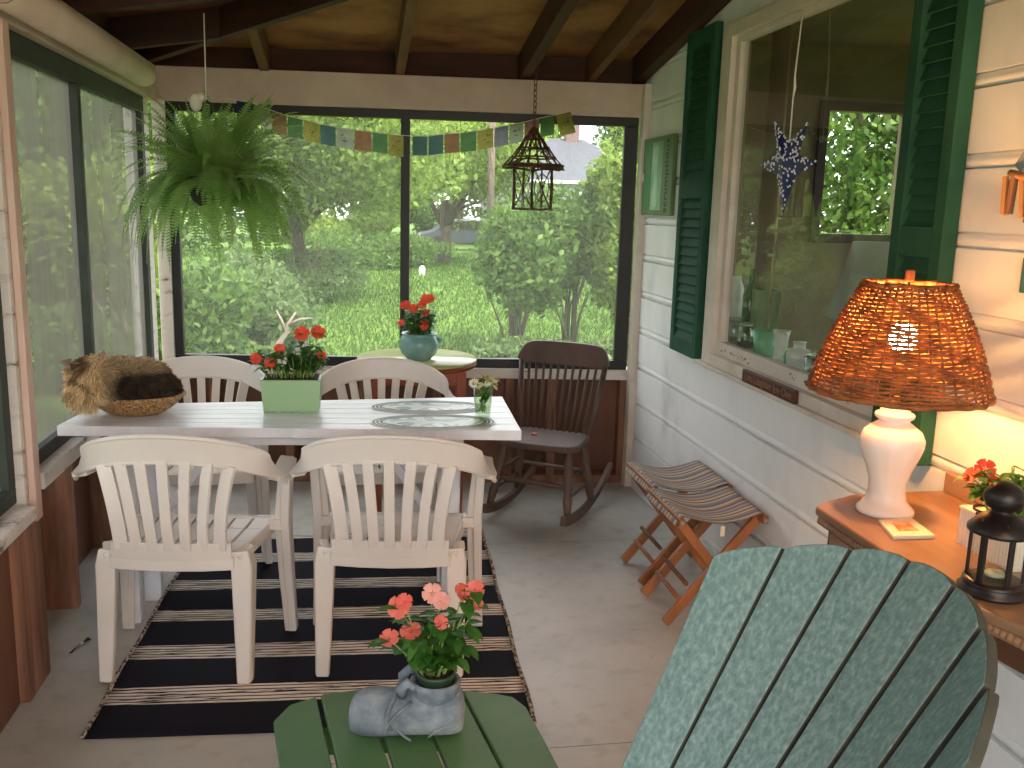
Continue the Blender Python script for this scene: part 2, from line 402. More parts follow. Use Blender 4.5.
# ---- left wall: header, screens, posts, sill, half wall
m = MB(); m.box((LX-.10, Y0, 2.0), (LX+.03, 5.12, 2.168)); struct(m.build('trim_7', MT['beam'], None, .004), 'cream header beam over the left screens', 'trim')
m = MB(); m.box((LX-.10, 3.02, .60), (LX+.035, 5.07, .655)); struct(m.build('trim_8', MT['peel'], None, .004), 'white peeling sill of the far left screen', 'trim')
m = MB(); m.box((LX-.10, Y0, .56), (LX+.06, 2.86, .60)); struct(m.build('trim_9', MT['peel'], None, .004), 'white sill of the near left screen', 'trim')
m = MB(); m.box((LX-.08, 2.89, .50), (LX+.02, 2.985, 2.0)); struct(m.build('trim_10', MT['peel'], None, .004), 'peeling white post between left screens', 'trim')
m = MB(); m.box((LX+.0205, 2.915, .53), (LX+.042, 2.968, 2.0)); struct(m.build('trim_11', MT['pinktrim'], None, .003), 'pinkish batten on the post', 'trim')
m = MB(); m.box((LX-.16, Y0, 0), (LX-.13, 5.12, .60)); struct(m.build('wall_left', MT['brown']), 'brown board half wall below the left screens', 'wall')
m = MB()
for y in (-1.6, -.8, 0., .8, 1.6, 3.46, 4.1, 4.75): m.box((LX-.13, y, 0), (LX-.02, y+.045, .60))
struct(m.build('trim_12', MT['brownstud']), 'brown wall studs under the left sill', 'trim')
m = MB(); m.box((LX-.13, 2.78, 0), (LX+.03, 2.98, .53)); struct(m.build('trim_13', MT['brownstud'], None, .006), 'rough brown timber pier carrying the left post', 'trim')
m = MB(); m.box((LX-.02, Y0, 0), (LX+.0, 2.78, .56)); struct(m.build('trim_14', MT['brown']), 'brown boards of the near left half wall', 'trim')
k = 3
for (ya, yb, mul, z0) in ((3.0, 4.93, 3.80, .655), (1.6, 2.90, None, .60), (-.4, 1.52, .6, .60)):
    w3 = struct(thing('window_%d' % k, ['grey insect screen left of the table', 'grey insect screen at the left edge', 'near left insect screen'][k-3], 'window')); k += 1
    q = MB(); q.box((LX-.05, ya, 1.925), (LX-.005, yb, 2.0)); q.box((LX-.05, ya, z0), (LX-.005, yb, z0+.05))
    q.box((LX-.05, ya, z0+.05), (LX-.005, ya+.03, 1.925)); q.box((LX-.05, yb-.06, z0+.05), (LX-.005, yb, 1.925))
    if mul: q.box((LX-.05, mul-.022, z0+.05), (LX-.0, mul+.022, 1.925))
    q.build('window_frame', MT['dkgreen'], w3, .003)
    q = MB(); q.add([(LX-.03, ya+.03, z0+.05), (LX-.03, yb-.06, z0+.05), (LX-.03, yb-.06, 1.925), (LX-.03, ya+.03, 1.925)], [(0, 1, 2, 3)])
    q.build('screen', MT['screen_left'], w3)
m = MB(); m.box((LX-.08, 1.52, .56), (LX+.02, 1.6, 2.0)); m2 = m; struct(m2.build('trim_15', MT['peel']), 'white post near the camera', 'trim')
m = MB(); m.box((LX-.10, 4.932, .655), (LX-.01, 5.06, 2.0)); struct(m.build('trim_61', MT['peel'], None, .003), 'weathered filler post in the far left corner', 'trim')

# ---- roof
PD = .135
m = MB(); Pt = lambda x, y, o=PD: (x, y, 2.165+.165*min(5.0-y, x+1.0)+o)
yb = 5.35; xl = -1.3
hx, hy = WX+.1, 5.0-(WX+1.1)
back = [(xl, yb+.0), (WX+.1, yb), (hx, hy)]
for (A, sgn) in ((0, 0),):
    def zb_(y, o): return 2.165+.165*(5.0-y)+o
    def zl_(x, o): return 2.165+.165*(x+1.0)+o
    t0 = [(xl, 5.3, zb_(5.3, PD)), (hx, 5.3, zb_(5.3, PD)), (hx, hy, zb_(hy, PD))]
    t1 = [(x, y, z+.015) for x, y, z in t0]
    m.add(t0+t1, [(2, 1, 0), (3, 4, 5), (0, 1, 4, 3), (1, 2, 5, 4), (2, 0, 3, 5)]); struct(m.build('ceiling', MT['ply']), 'stained plywood roof underside over the back screen', 'ceiling')
    mL = m2 = MB(); m = mL if True else m
    t0 = [(xl, 5.3, zl_(xl, PD)), (hx, hy, zl_(hx, PD)), (hx, Y0, zl_(hx, PD)), (xl, Y0, zl_(xl, PD))]
    t1 = [(x, y, z+.015) for x, y, z in t0]
    m.add(t0+t1, [(0, 1, 2, 3), (7, 6, 5, 4), (0, 4, 5, 1), (1, 5, 6, 2), (2, 6, 7, 3), (3, 7, 4, 0)])
struct(m.build('ceiling', mat('reddish_roof_boards', [(58, 26, 16), (98, 50, 32), (112, 62, 40)], .75, 2.6, (1.6, 1, 1), detail=8, lo=.28, hi=.6)), 'dark reddish roof boards on the left slope', 'ceiling')
m = MB(); bbox(m, -.1, UL+.3, 2.168, 2.30, .06, .09); m.box((LX-.09, Y0, 2.168), (LX-.06, 5.1, 2.30)); struct(m.build('trim_60', MT['rafter']), 'dark blocking above the header beams', 'trim')
def rafter(mb, p, q, w=.045, d=.135):
    a = Vector(p); b = Vector(q); t = (b-a); s_ = Vector((-t.y, t.x, 0)).normalized()*w/2; up = Vector((0, 0, d))
    mb.hexa([a-s_, a+s_, b+s_, b-s_], [a-s_+up, a+s_+up, b+s_+up, b-s_+up])
n_tr = 16
def addr(p, q, m_, w=.045, lb='brown roof rafter'):
    global n_tr
    mb = MB(); rafter(mb, p, q, w); struct(mb.build('trim_%d' % n_tr, m_), lb, 'rafter'); n_tr += 1
for x, mm, w in ((-.435, 'rafter_light', .045), (.243, 'rafter_light', .045), (.884, 'rafter', .055), (1.233, 'rafter_light', .04), (1.49, 'rafter', .06)):
    ye = 5.0-(x+1.0)
    addr((x, 5.12, zb_(5.12, 0)), (x, ye, zb_(ye, 0)), MT[mm], w)
addr((-1.12, 5.12, zl_(-1.12, 0)), (WX-.01, 5.0-(WX+.99), zl_(WX-.01, 0)), MT['rafter'], .045, 'dark hip rafter')
for y in (4.58, 3.78, 3.1, 2.5, 1.9, 1.3, .7, .1, -.5, -1.1, -1.7):
    xe = min(WX-.01, 4.0-y)
    addr((-1.12, y, zl_(-1.12, 0)), (xe, y, zl_(xe, 0)), MT['rafter'], .05)

# ---- interior room seen through the window
m = MB(); X2 = 4.6
YB = 4.86; IW0, IW1 = at_y(823, 170, YB).x, at_y(900, 170, YB).x; IZ1, IZ0 = at_y(860, 112, YB).z, at_y(850, 234, YB).z
m.box((X2, .3, 0), (X2+.05, YB, .9)); m.box((X2, .3, 2.1), (X2+.05, YB, 2.5)); m.box((X2, .3, .9), (X2+.05, .9, 2.1)); m.box((X2, 4.0, .9), (X2+.05, YB, 2.1)); m.box((X2, 2.3, .9), (X2+.05, 2.6, 2.1))
m.box((WX+.09, YB, 0), (IW0, YB+.06, 2.5)); m.box((IW1, YB, 0), (X2+.05, YB+.06, 2.5)); m.box((IW0, YB, 0), (IW1, YB+.06, IZ0)); m.box((IW0, YB, IZ1), (IW1, YB+.06, 2.5))
m.box((WX+.09, .3, 0), (X2, .35, 2.5)); m.box((WX+.09, .3, 2.42), (X2+.05, YB+.06, 2.5)); m.box((WX+.09, .3, -.05), (X2+.05, YB+.06, 0))
struct(m.build('wall_interior', MT['interior']), 'dim room behind the window', 'room')
iw = struct(thing('window_6', 'bright window on the far side of the room indoors', 'window')); m = MB(); m.box((IW0-.05, YB-.02, IZ0-.05), (IW1+.05, YB+.0, IZ0)); m.box((IW0-.05, YB-.02, IZ1), (IW1+.05, YB, IZ1+.05)); m.box((IW0-.05, YB-.02, IZ0), (IW0, YB, IZ1)); m.box((IW1, YB-.02, IZ0), (IW1+.05, YB, IZ1)); m.build('window_frame', MT['interior_dark'], iw)
m = MB(); m.box((WX+.03, 2.30, .93), (WX+.26, 3.78, .975)); struct(m.build('trim_%d' % n_tr, MT['trim']), 'inside window ledge', 'ledge'); n_tr += 1

# ================================================================== RESIN CHAIRS
def lerp(a, b, t): return a+(b-a)*t
def crest_pt(p, off=0.0):          # p in -1..1 along the crest; off = vertical offset
    a = p*PI/2*.98
    x = .305*math.sin(a); y = -.225+.18*(1-math.cos(a))
    z = .775-.125*abs(p)**2.0
    return Vector((x, y, z+off))
def make_chair(label, loc, rz, group):
    t = thing('resin_chair', label, 'chair', loc, rz, group)
    P = MT['plastic']
    # seat: six slats joined by bands, with a skirt
    m = MB()
    def hw(y): return lerp(.19, .235, (y+.165)/.405)
    ysg = [-.165, -.12, -.02, .10, .19, .225, .24]
    def sz(y): return .425+.006*math.cos((y)*12)*0-.012*math.sin((y+.165)/.405*PI)-(.03 if y > .235 else (.008 if y > .22 else 0))
    n = 7; gap = .008
    for i in range(n):
        f0 = -1+2*i/n; f1 = -1+2*(i+1)/n
        for j in range(len(ysg)-1):
            ya, yb_ = ysg[j], ysg[j+1]
            cut = 0 if (j == 0 or j >= 4) else gap/2
            def q(f, y, s_): return (f*hw(y)+s_, y)
            a = q(f0, ya, cut if i > 0 else 0); b = q(f1, ya, -cut if i < n-1 else 0); c = q(f1, yb_, -cut if i < n-1 else 0); d = q(f0, yb_, cut if i > 0 else 0)
            za, zb = sz(ya), sz(yb_)
            m.hexa([(a[0], a[1], za-.012), (b[0], b[1], za-.012), (c[0], c[1], zb-.012), (d[0], d[1], zb-.012)],
                   [(a[0], a[1], za), (b[0], b[1], za), (c[0], c[1], zb), (d[0], d[1], zb)])
    # skirt
    for s_ in (-1, 1):
        m.sweep([(s_*.19, -.165, .398), (s_*.235, .235, .395)], (0, 0, 1), .05, .012)
    m.sweep([(-.235, .236, .39), (.235, .236, .39)], (0, 0, 1), .05, .012)
    m.sweep([(-.19, -.17, .396), (-.1, -.180, .394), (0, -.184, .393), (.1, -.180, .394), (.19, -.17, .396)], (0, 0, 1), .04, .014)
    m.build('seat', P, t, .004)
    # backrest: crest band, slats and lower band
    m = MB(); K = 28
    pts = []; wd = []; w = []; th = []
    for i in range(K+1):
        p = -1+2*i/K; pts.append(crest_pt(p))
        e = max(0, (abs(p)-.62)/.38)
        out = Vector((math.copysign(1, p), 0, 0))
        wd.append((Vector((0, -.16, 1))*(1-e)+Vector((-math.copysign(.75, p), 0, .62))*e).normalized())
        w.append(.084-.010*abs(p)**1.5-.004*e); th.append(.016)
    m.sweep(pts, wd, w, th)
    for rim in (.5, -.5):           # rolled edges of the crest
        m.tube([pts[i]+Vector(wd[i])*w[i]*rim+Vector((0, -.003, 0)) for i in range(K+1)], .0085, 8)
    n = 7
    for i in range(n):
        f = -1+2*i/(n-1)
        top = crest_pt(f*.44, -.034); bot = Vector((f*.152, -.176-.012*(1-f*f), .445))
        mid1 = bot.lerp(top, .35)+Vector((f*-.012, -.012, 0)); mid2 = bot.lerp(top, .7)+Vector((f*-.010, -.008, 0))
        ww = .034 if abs(f) < .9 else .042
        c = []
        for q in range(9):
            u = q/8; b0 = (1-u)**3; b1 = 3*u*(1-u)**2; b2 = 3*u*u*(1-u); b3 = u**3
            c.append(bot*b0+mid1*b1+mid2*b2+top*b3)
        m.sweep(c, (1, -f*.35, 0), ww, .016)
    m.sweep([Vector((f*.185, -.172-.014*(1-f*f), .438)) for f in (-1, -.6, -.3, 0, .3, .6, 1)], (0, -.1, 1), .06, .016)
    # side wings joining the outer slats to the crest ends
    m.build('backrest', P, t, .004)
    for s_ in (-1, 1):
        # arm: flat top from crest end to front leg
        a = MB(); e = crest_pt(s_)
        a.sweep([e+Vector((-s_*.004, -.05, .006)), e+Vector((s_*.006, .02, -.004)), (s_*.302, .06, .648), (s_*.300, .13, .652), (s_*.292, .175, .642), (s_*.286, .192, .612)], (1, 0, -.15*s_), [.045, .056, .056, .058, .056, .05], .018)
        a.build('armrest', P, t, .005)
        # front leg with side web towards the seat
        l = MB()
        l.sweep([(s_*.292, .165, .645), (s_*.280, .175, .43), (s_*.286, .19, .2), (s_*.294, .20, 0)], (0, 1, 0), [.07, .066, .052, .04], [.03, .032, .03, .028])
        l.sweep([(s_*.278, .165, .61), (s_*.266, .165, .43), (s_*.273, .178, .2), (s_*.284, .188, 0)], (1, 0, 0), [.035, .05, .042, .034], .012)
        l.sweep([(s_*.225, .17, .41), (s_*.275, .17, .41)], (0, 0, 1), .04, .05)
        l.build('leg', P, t, .005)
        # rear leg
        l = MB()
        l.sweep([(s_*.205, -.135, .425), (s_*.21, -.15, .38), (s_*.213, -.165, .2), (s_*.216, -.185, 0)], (1, -.0, 0), [.055, .064, .055, .042], [.05, .034, .03, .026])
        l.sweep([(s_*.226, -.12, .415), (s_*.238, -.13, .38), (s_*.236, -.148, .2), (s_*.234, -.172, 0)], (0, 1, 0), [.05, .07, .055, .035], .012)
        l.sweep([(s_*.20, -.16, .405), (s_*.225, -.10, .425)], (0, 0, 1), .035, .03)
        l.build('leg', P, t, .006)
    return t
G = 'white resin chairs round the table'
ch = make_chair('white resin armchair, back to the camera, near left side of the table', (-.535, 3.03, .006), math.radians(-8), G)
dup(ch, (.135, 2.99, .006), math.radians(-7), 'white resin armchair, back to the camera, directly behind the stone boot', G)
dup(ch, (-.66, 4.02, .006), math.radians(183), 'white resin armchair facing the camera, behind the cat and green planter', G)
dup(ch, (.135, 3.98, .006), math.radians(182), 'white resin armchair facing the camera, in front of the round wooden table', G)

# ================================================================== TABLE
TZ = .75
t = thing('dining_table', 'long white painted table with the cat and green planter on top', 'table', (-.2, 3.42, 0))
o_ = Vector((.2, -3.42, 0))
fl, frr, br, bl = Vector((-.992, 3.262, 0)), Vector((.582, 3.105, 0)), Vector((.607, 3.70, 0)), Vector((-.948, 3.60, 0))
m = MB(); npl = 6
for i in range(npl):
    a, b = i/npl, (i+1)/npl; e = .0005
    q = [fl.lerp(bl, a), frr.lerp(br, a), frr.lerp(br, b), fl.lerp(bl, b)]
    g = (br-frr).normalized()*e
    q = [q[0]+g, q[1]+g, q[2]-g, q[3]-g]
    q = [p+o_ for p in q]
    m.hexa([p+Vector((0, 0, TZ-.036)) for p in q], [p+Vector((0, 0, TZ)) for p in q])
q = [fl, frr, br, bl]; cc = (fl+frr+br+bl)/4; q = [cc+(p-cc)*.97+o_ for p in q]
m.hexa([p+Vector((0, 0, TZ-.034)) for p in q], [p+Vector((0, 0, TZ-.004)) for p in q])
m.build('tabletop', MT['table_white'], t, .003)
m = MB()
q = [Vector((cc.x+(p.x-cc.x)*(.74 if p.x > 0 else .80), cc.y+(p.y-cc.y)*.62, 0))+o_ for p in (fl, frr, br, bl)]
for i in range(4):
    a, b = q[i], q[(i+1) % 4]; m.sweep([a+Vector((0, 0, TZ-.058)), b+Vector((0, 0, TZ-.058))], (0, 0, 1), .045, .02)
m.build('apron', MT['table_white'], t, .002)
for p in q:
    pp = p.lerp(Vector((cc.x, cc.y, 0))+o_, .06); m = MB(); m.hexa([pp+Vector(v) for v in ((-.03, -.022, 0), (.03, -.022, 0), (.03, .022, 0), (-.03, .022, 0))], [pp+Vector(v)+Vector((0, 0, TZ-.036)) for v in ((-.034, -.026, 0), (.034, -.026, 0), (.034, .026, 0), (-.034, .026, 0))])
    m.build('leg', MT['table_white'], t, .003)
for e in (0, 1):
    a = q[0].lerp(q[3], .5) if e == 0 else q[1].lerp(q[2], .5)
    a = a.lerp(Vector((cc.x, cc.y, 0))+o_, .06); b = a.lerp(Vector((cc.x, cc.y, 0))+o_, .55)
    m = MB(); m.sweep([a+Vector((0, 0, .25)), b+Vector((0, 0, .70))], (0, 1, 0), .05, .03); m.build('brace', MT['table_white'], t, .002)

# ================================================================== RUG
RZ = .006
nt = NT('striped_rug_weave')
tc = nt.n('ShaderNodeTexCoord'); sp = nt.n('ShaderNodeSeparateXYZ'); nt.l(tc.outputs['Object'], sp.inputs[0])
nz = nt.n('ShaderNodeTexNoise'); nz.inputs['Scale'].default_value = 6; mpn = nt.n('ShaderNodeMapping'); mpn.inputs['Scale'].default_value = (.7, 1, 1)
nt.l(tc.outputs['Object'], mpn.inputs[0]); nt.l(mpn.outputs[0], nz.inputs['Vector'])
nz2 = nt.n('ShaderNodeTexNoise'); nz2.inputs['Scale'].default_value = 60; mp2 = nt.n('ShaderNodeMapping'); mp2.inputs['Scale'].default_value = (.12, 4, 1)
nt.l(tc.outputs['Object'], mp2.inputs[0]); nt.l(mp2.outputs[0], nz2.inputs['Vector'])
def math_(op, a, b=None, c=None):
    q = nt.n('ShaderNodeMath', operation=op)
    for i, v in enumerate((a, b, c)):
        if v is None: continue
        if isinstance(v, (int, float)): q.inputs[i].default_value = v
        else: nt.l(v, q.inputs[i])
    return q.outputs[0]
PER = .2845
yw = math_('ADD', math_('MULTIPLY_ADD', sp.outputs['X'], .0602, math_('ADD', sp.outputs['Y'], .028)), math_('MULTIPLY', nz.outputs['Fac'], .008))
fr_ = math_('FRACT', math_('DIVIDE', yw, PER))                  # 0..1 in a period; white band .66..1
band = math_('GREATER_THAN', fr_, .635)
lines = math_('GREATER_THAN', math_('FRACT', math_('MULTIPLY', yw, 52.0)), .30)
brk = math_('GREATER_THAN', nz2.outputs['Fac'], .41)
w_ = math_('MULTIPLY', math_('MULTIPLY', band, lines), brk)
mxn = nt.n('ShaderNodeMix', data_type='RGBA'); nt.l(w_, mxn.inputs['Factor']); mxn.inputs[6].default_value = (*lin((24, 24, 34)), 1); mxn.inputs[7].default_value = (*lin((228, 214, 200)), 1)
nt.l(mxn.outputs[2], nt.b.inputs['Base Color']); nt.b.inputs['Roughness'].default_value = .85; nt.b.inputs['Specular IOR Level'].default_value = .15
rug = thing('striped_rug', 'dark navy rug with thin cream stripes under the table', 'rug', (-.12, 2.542, 0))
m = MB(); NX, NY = 24, 34; vs = []
def rugp(a, b): # a 0..1 x, b 0..1 y
    x = lerp(lerp(-.765, .53, a), lerp(-.70, .60, a), b); y = lerp(lerp(2.556, 2.478, a), 4.16, b)
    return (x+.12+.003*math.sin(b*19), y-2.542, RZ+.0015*math.sin(b*31+a*5))
for b in range(NY+1):
    for a in range(NX+1): vs.append(rugp(a/NX, b/NY))
n0 = len(vs); vs += [(x, y, .0005) for x, y, z in vs]
fs = []
for b in range(NY):
    for a in range(NX):
        i = b*(NX+1)+a; fs.append((i, i+1, i+NX+2, i+NX+1))
edge = [a for a in range(NX+1)]+[b*(NX+1)+NX for b in range(1, NY+1)]+[NY*(NX+1)+a for a in range(NX-1, -1, -1)]+[b*(NX+1) for b in range(NY-1, 0, -1)]
for i in range(len(edge)):
    j = (i+1) % len(edge); fs.append((edge[i], edge[i]+n0, edge[j]+n0, edge[j]))
m.add(vs, fs, True); m.build('pile', nt.m, rug)
bm_ = mat('rug_binding', [(60, 50, 46), (186, 168, 150)], .8, 90, (1, .6, 1), lo=.45, hi=.55)
for a in (0, 1):
    m = MB(); m.tube([Vector(rugp(a, b/40))+Vector((0, 0, .001)) for b in range(41)], .007, 6); lab(m.build('binding', bm_, rug), 'twisted cream and black edge binding')

# ================================================================== ROCKING CHAIR
def spin(mb, a, b, r, beads=True, n=8):    # turned leg
    a = Vector(a); b = Vector(b); K = 12; pr = [.75, .85, 1, 1.05, .8, 1.1, 1.1, .85, 1.1, 1.05, .9, .75, .7]
    mb.tube([a.lerp(b, i/K) for i in range(K+1)], [r*(pr[i] if beads else 1) for i in range(K+1)], n)
rk = thing('rocking_chair', 'dark brown wooden rocking chair with a spindle back by the back wall', 'rocking chair', (.905, 4.34, 0), math.radians(-33))
# local: +Y back of chair ; width .40
W = MT['rockwood']
RK = 1.0
def rock_z(y): return .012+((y-.06)**2)*.55
for s_ in (-1, 1):
    m = MB(); pts = [Vector((s_*.205, y, rock_z(y)+.02)) for y in [(-.19+.74*i/14) for i in range(15)]]
    m.sweep(pts, (0, 0, 1), [.046-.016*i/14 for i in range(15)], .028); m.build('rocker', W, rk, .004)
for s_ in (-1, 1):
    for y0, y1, nm in ((-.13, -.03, 'leg'), (.22, .17, 'leg')):
        m = MB(); spin(m, (s_*.205, y0, rock_z(y0)+.035), (s_*.165, y1, .375), .021); m.build('leg', W, rk)
m = MB()
for z, s_ in ((.20, 0),): spin(m, (-.19, -.08, .2), (.19, -.08, .2), .013)
m.build('stretcher', W, rk)
m = MB(); spin(m, (-.185, .205, .21), (.185, .205, .21), .010, False); m.build('stretcher', W, rk)
for s_ in (-1, 1):
    m = MB(); spin(m, (s_*.182, -.07, .24), (s_*.182, .19, .24), .009, False); m.build('stretcher', W, rk)
    m = MB(); spin(m, (s_*.193, -.095, .15), (s_*.193, .205, .15), .009, False); m.build('stretcher', W, rk)
m = MB()
out = [(-.19, -.09), (-.1, -.112), (0, -.118), (.1, -.112), (.19, -.09), (.218, -.05), (.215, .04), (.195, .19), (.17, .225), (-.17, .225), (-.195, .19), (-.215, .04), (-.218, -.05)]
m.prism(out, .368, .402); m.build('seat', W, rk, .012, 3)
bt = math.tan(math.radians(14))
def bk(x, z): return Vector((x, .205+(z-.4)*bt, z))
for s_ in (-1, 1):
    m = MB(); m.tube([bk(s_*.18, .395), bk(s_*.21, .55), bk(s_*.228, .74)], [.016, .018, .014], 8); m.build('back_post', W, rk)
for i in range(10):
    f = -1+2*(i+.5)/10; m = MB(); m.tube([bk(f*.165, .395), bk(f*.185, .55), bk(f*.205, .735)], [.008, .0085, .007], 6); m.build('spindle', W, rk)
m = MB(); pl = []
for i in range(21):
    f = -1+2*i/20; pl.append((f*.25, .835+.008*(1-abs(f)**3)-.075*abs(f)**10))
low = [(f*.25, .725+(.022 if abs(f) > .97 else 0)) for f in [1-2*i/20 for i in range(21)]]
ring = pl+low; vs = []
for dy in (-.011, .011):
    for x, z in ring:
        v = bk(x, z); v.y += dy+.02*(1-(x/.245)**2); vs.append(v)
n = len(ring); m.add(vs, [tuple(range(n)), tuple(range(2*n-1, n-1, -1))]+[(i, n+i, n+(i+1) % n, (i+1) % n) for i in range(n)]); m.build('crest_rail', W, rk, .004)
# petal fallen on the seat
p = Vector((.905, 4.34, 0))+Matrix.Rotation(math.radians(-33), 3, 'Z') @ Vector((-.06, .06, .402))
m = MB(); m.sphere((p.x, p.y, p.z+.006), .012, 8, 5, (1.2, .8, .5)); m.sphere((p.x+.014, p.y-.004, p.z+.006), .009, 8, 5, (1, 1, .6)); tag(m.build('fallen_petal', MT['pinkflower']), 'pale pink petal lying on the rocking chair seat', 'petal')

# ================================================================== FOLDING STOOL
nt = NT('striped_canvas'); tc = nt.n('ShaderNodeTexCoord'); sp = nt.n('ShaderNodeSeparateXYZ'); nt.l(tc.outputs['Object'], sp.inputs[0])
ad = nt.n('ShaderNodeMath', operation='MULTIPLY_ADD'); nt.l(sp.outputs['Y'], ad.inputs[0]); ad.inputs[1].default_value = 5.6; ad.inputs[2].default_value = .5
frc = nt.n('ShaderNodeMath', operation='FRACT'); nt.l(ad.outputs[0], frc.inputs[0])
cr = nt.n('ShaderNodeValToRGB'); cr.color_ramp.interpolation = 'CONSTANT'; el = cr.color_ramp.elements
seq = [(0, (196, 176, 140)), (.09, (122, 104, 100)), (.15, (176, 152, 136)), (.24, (120, 122, 134)), (.34, (186, 164, 142)), (.42, (108, 92, 92)), (.5, (178, 130, 112)), (.58, (196, 182, 158)), (.66, (112, 114, 124)), (.76, (150, 128, 122)), (.86, (198, 178, 148)), (.93, (116, 100, 100))]
el[0].position = 0; el[0].color = (*lin(seq[0][1]), 1); el[1].position = seq[1][0]; el[1].color = (*lin(seq[1][1]), 1)
for p_, c_ in seq[2:]: q = el.new(p_); q.color = (*lin(c_), 1)
nt.l(frc.outputs[0], cr.inputs[0]); nt.l(cr.outputs[0], nt.b.inputs['Base Color']); nt.b.inputs['Roughness'].default_value = .85
def make_stool(sx0, sx1, sy0, sy1, szz, label):
    st = thing('folding_stool', label, 'stool', ((sx0+sx1)/2, (sy0+sy1)/2, 0), 0, 'striped folding stools')
    oo = Vector((-(sx0+sx1)/2, -(sy0+sy1)/2, 0))
    m = MB(); NX, NY = 16, 24; vs = []
    for b in range(NY+1):
        for a in range(NX+1):
            f = a/NX; g = b/NY
            z = szz+.017-.045*math.sin(PI*min(1, max(0, (f-.08)/.84)))*(1-.25*abs(2*g-1))-(.034 if a in (0, NX) else 0)
            vs.append(Vector((lerp(sx0-.02, sx1+.02, f), lerp(sy0-.015, sy1+.015, g)+.01*math.sin(f*PI), z))+oo)
    n0 = len(vs); vs += [v-Vector((0, 0, .004)) for v in vs]
    fs = [(b*(NX+1)+a, b*(NX+1)+a+1, (b+1)*(NX+1)+a+1, (b+1)*(NX+1)+a) for b in range(NY) for a in range(NX)]
    fs += [tuple(n0+i for i in f[::-1]) for f in fs]
    m.add(vs, fs, True); m.build('canvas_seat', nt.m, st)
    OW = MT['orangewood']
    for s_, x in ((-1, sx0), (1, sx1)):
        m = MB(); m.sweep([Vector((x, sy0-.03, szz-.005))+oo, Vector((x, sy1+.03, szz-.005))+oo], (0, 0, 1), .03, .022); m.build('top_rail', OW, st, .003)
    fw = .05
    for yy, in_ in ((sy0-.005, 0), (sy1+.005, 0), (sy0+.03, 1), (sy1-.03, 1)):
        a = Vector((sx1, yy, szz-.01)) if in_ else Vector((sx0, yy, szz-.01)); b = Vector((sx0-.02, yy, .01)) if in_ else Vector((sx1-.0, yy, .01))
        m = MB(); m.sweep([a+oo, b+oo], (.8, 0, .6), .036, .02); m.build('leg', OW, st, .004)
    for x, z, ya, yb in ((sx0+.03, .10, sy0+.03, sy1-.03), (sx1-.03, .10, sy0, sy1), (sx0+.055, .16, sy0+.03, sy1-.03)):
        m = MB(); m.tube([Vector((x, ya, z))+oo, Vector((x, yb, z))+oo], .009, 8); m.build('stretcher', MT['rafter_light'] if z > .12 else OW, st)
    m = MB(); m.tube([Vector((sx0+.16, sy0+.0, .215))+oo, Vector((sx0+.2, sy0+.1, .23))+oo, Vector((sx1-.02, sy0+.12, .24))+oo], .006, 6); m.build('cord', MT['peg'], st)
    m = MB()
    for x in (sx0, sx1): m = MB(); m.lathe([(.006, 0), (.008, .002), (.004, .005)], 10, mtx=Matrix.Translation(Vector((x, sy0-.031, szz-.005))+oo) @ Matrix.Rotation(PI/2, 4, 'X')); m.build('bolt', MT['greypaint'], st)
    m = MB(); m.cbox(Vector((sx0+.16, sy0-.02, szz-.045))+oo, (.018, .004, .04)); lab(m.build('tag', MT['pale'], st, .002), 'small pale cloth tag')
make_stool(1.165, 1.485, 3.055, 3.375, .425, 'folding stool with striped canvas seat, the nearer of two by the wall')
make_stool(1.185, 1.50, 3.42, 3.73, .43, 'folding stool with striped canvas seat, the one farther from the camera')

# ================================================================== ADIRONDACK CHAIR (foreground)
Bq = Vector((.357, 1.063, .34)); wv = Vector((.0810, -.9967, 0)); uv = Vector((.52978, .04305, .84704)); nv = wv.cross(uv)
BWd, TWd, TT, AA, CV = .41, .648, .83, 1.8, 1.253
ad = thing('adirondack_chair', 'large green fan-backed lawn chair at the bottom right corner', 'lawn chair', (Bq.x-.15, Bq.y, 0))
ao = -Vector((Bq.x-.15, Bq.y, 0))
def sk(k, t_): return (k/7-.5)*(BWd+(TWd-BWd)*t_/TT)
def AP(s_, t_, d=0.0): return Bq+wv*s_+uv*t_+nv*(CV*s_*s_+d)+ao
for i in range(7):
    m = MB(); g = .0035; NS, NT_ = 5, 16
    vs = []
    for layer, d in ((0, 0), (1, -.022)):
        for b in range(NT_+1):
            for a in range(NS+1):
                k = i+a/NS
                T_ = TT
                for _ in range(6): T_ = TT-AA*sk(k, T_)**2
                rr = .0045*(abs(2*a/NS-1)**4)
                tt = -.05+(T_-rr+.05)*b/NT_
                s_ = sk(k, tt); s_ += g*(1-2*a/NS)
                # flat slat: chord between its own edges
                sa, sb = sk(i, tt), sk(i+1, tt); h = CV*(sa*sa+(sb*sb-sa*sa)*(a/NS))
                vs.append(Bq+wv*s_+uv*tt+nv*(h+d)+ao)
    n0 = (NS+1)*(NT_+1); fs = []
    for b in range(NT_):
        for a in range(NS):
            q = b*(NS+1)+a; fs.append((q, q+1, q+NS+2, q+NS+1)); fs.append((n0+q, n0+q+NS+1, n0+q+NS+2, n0+q+1))
    edge = [a for a in range(NS+1)]+[b*(NS+1)+NS for b in range(1, NT_+1)]+[NT_*(NS+1)+a for a in range(NS-1, -1, -1)]+[b*(NS+1) for b in range(NT_-1, 0, -1)]
    m.add(vs, fs); nf = len(m.f)
    m.cur = 1; m.add([], []);
    for q in range(len(edge)):
        j = (q+1) % len(edge); m.f.append((edge[q], edge[q]+n0, edge[j]+n0, edge[j])); m.sm.append(False); m.mi.append(1)
    o = m.build('back_slat', [MT['adiron'], MT['adiron_edge']], ad, .003, 2)
AD = MT['adiron']
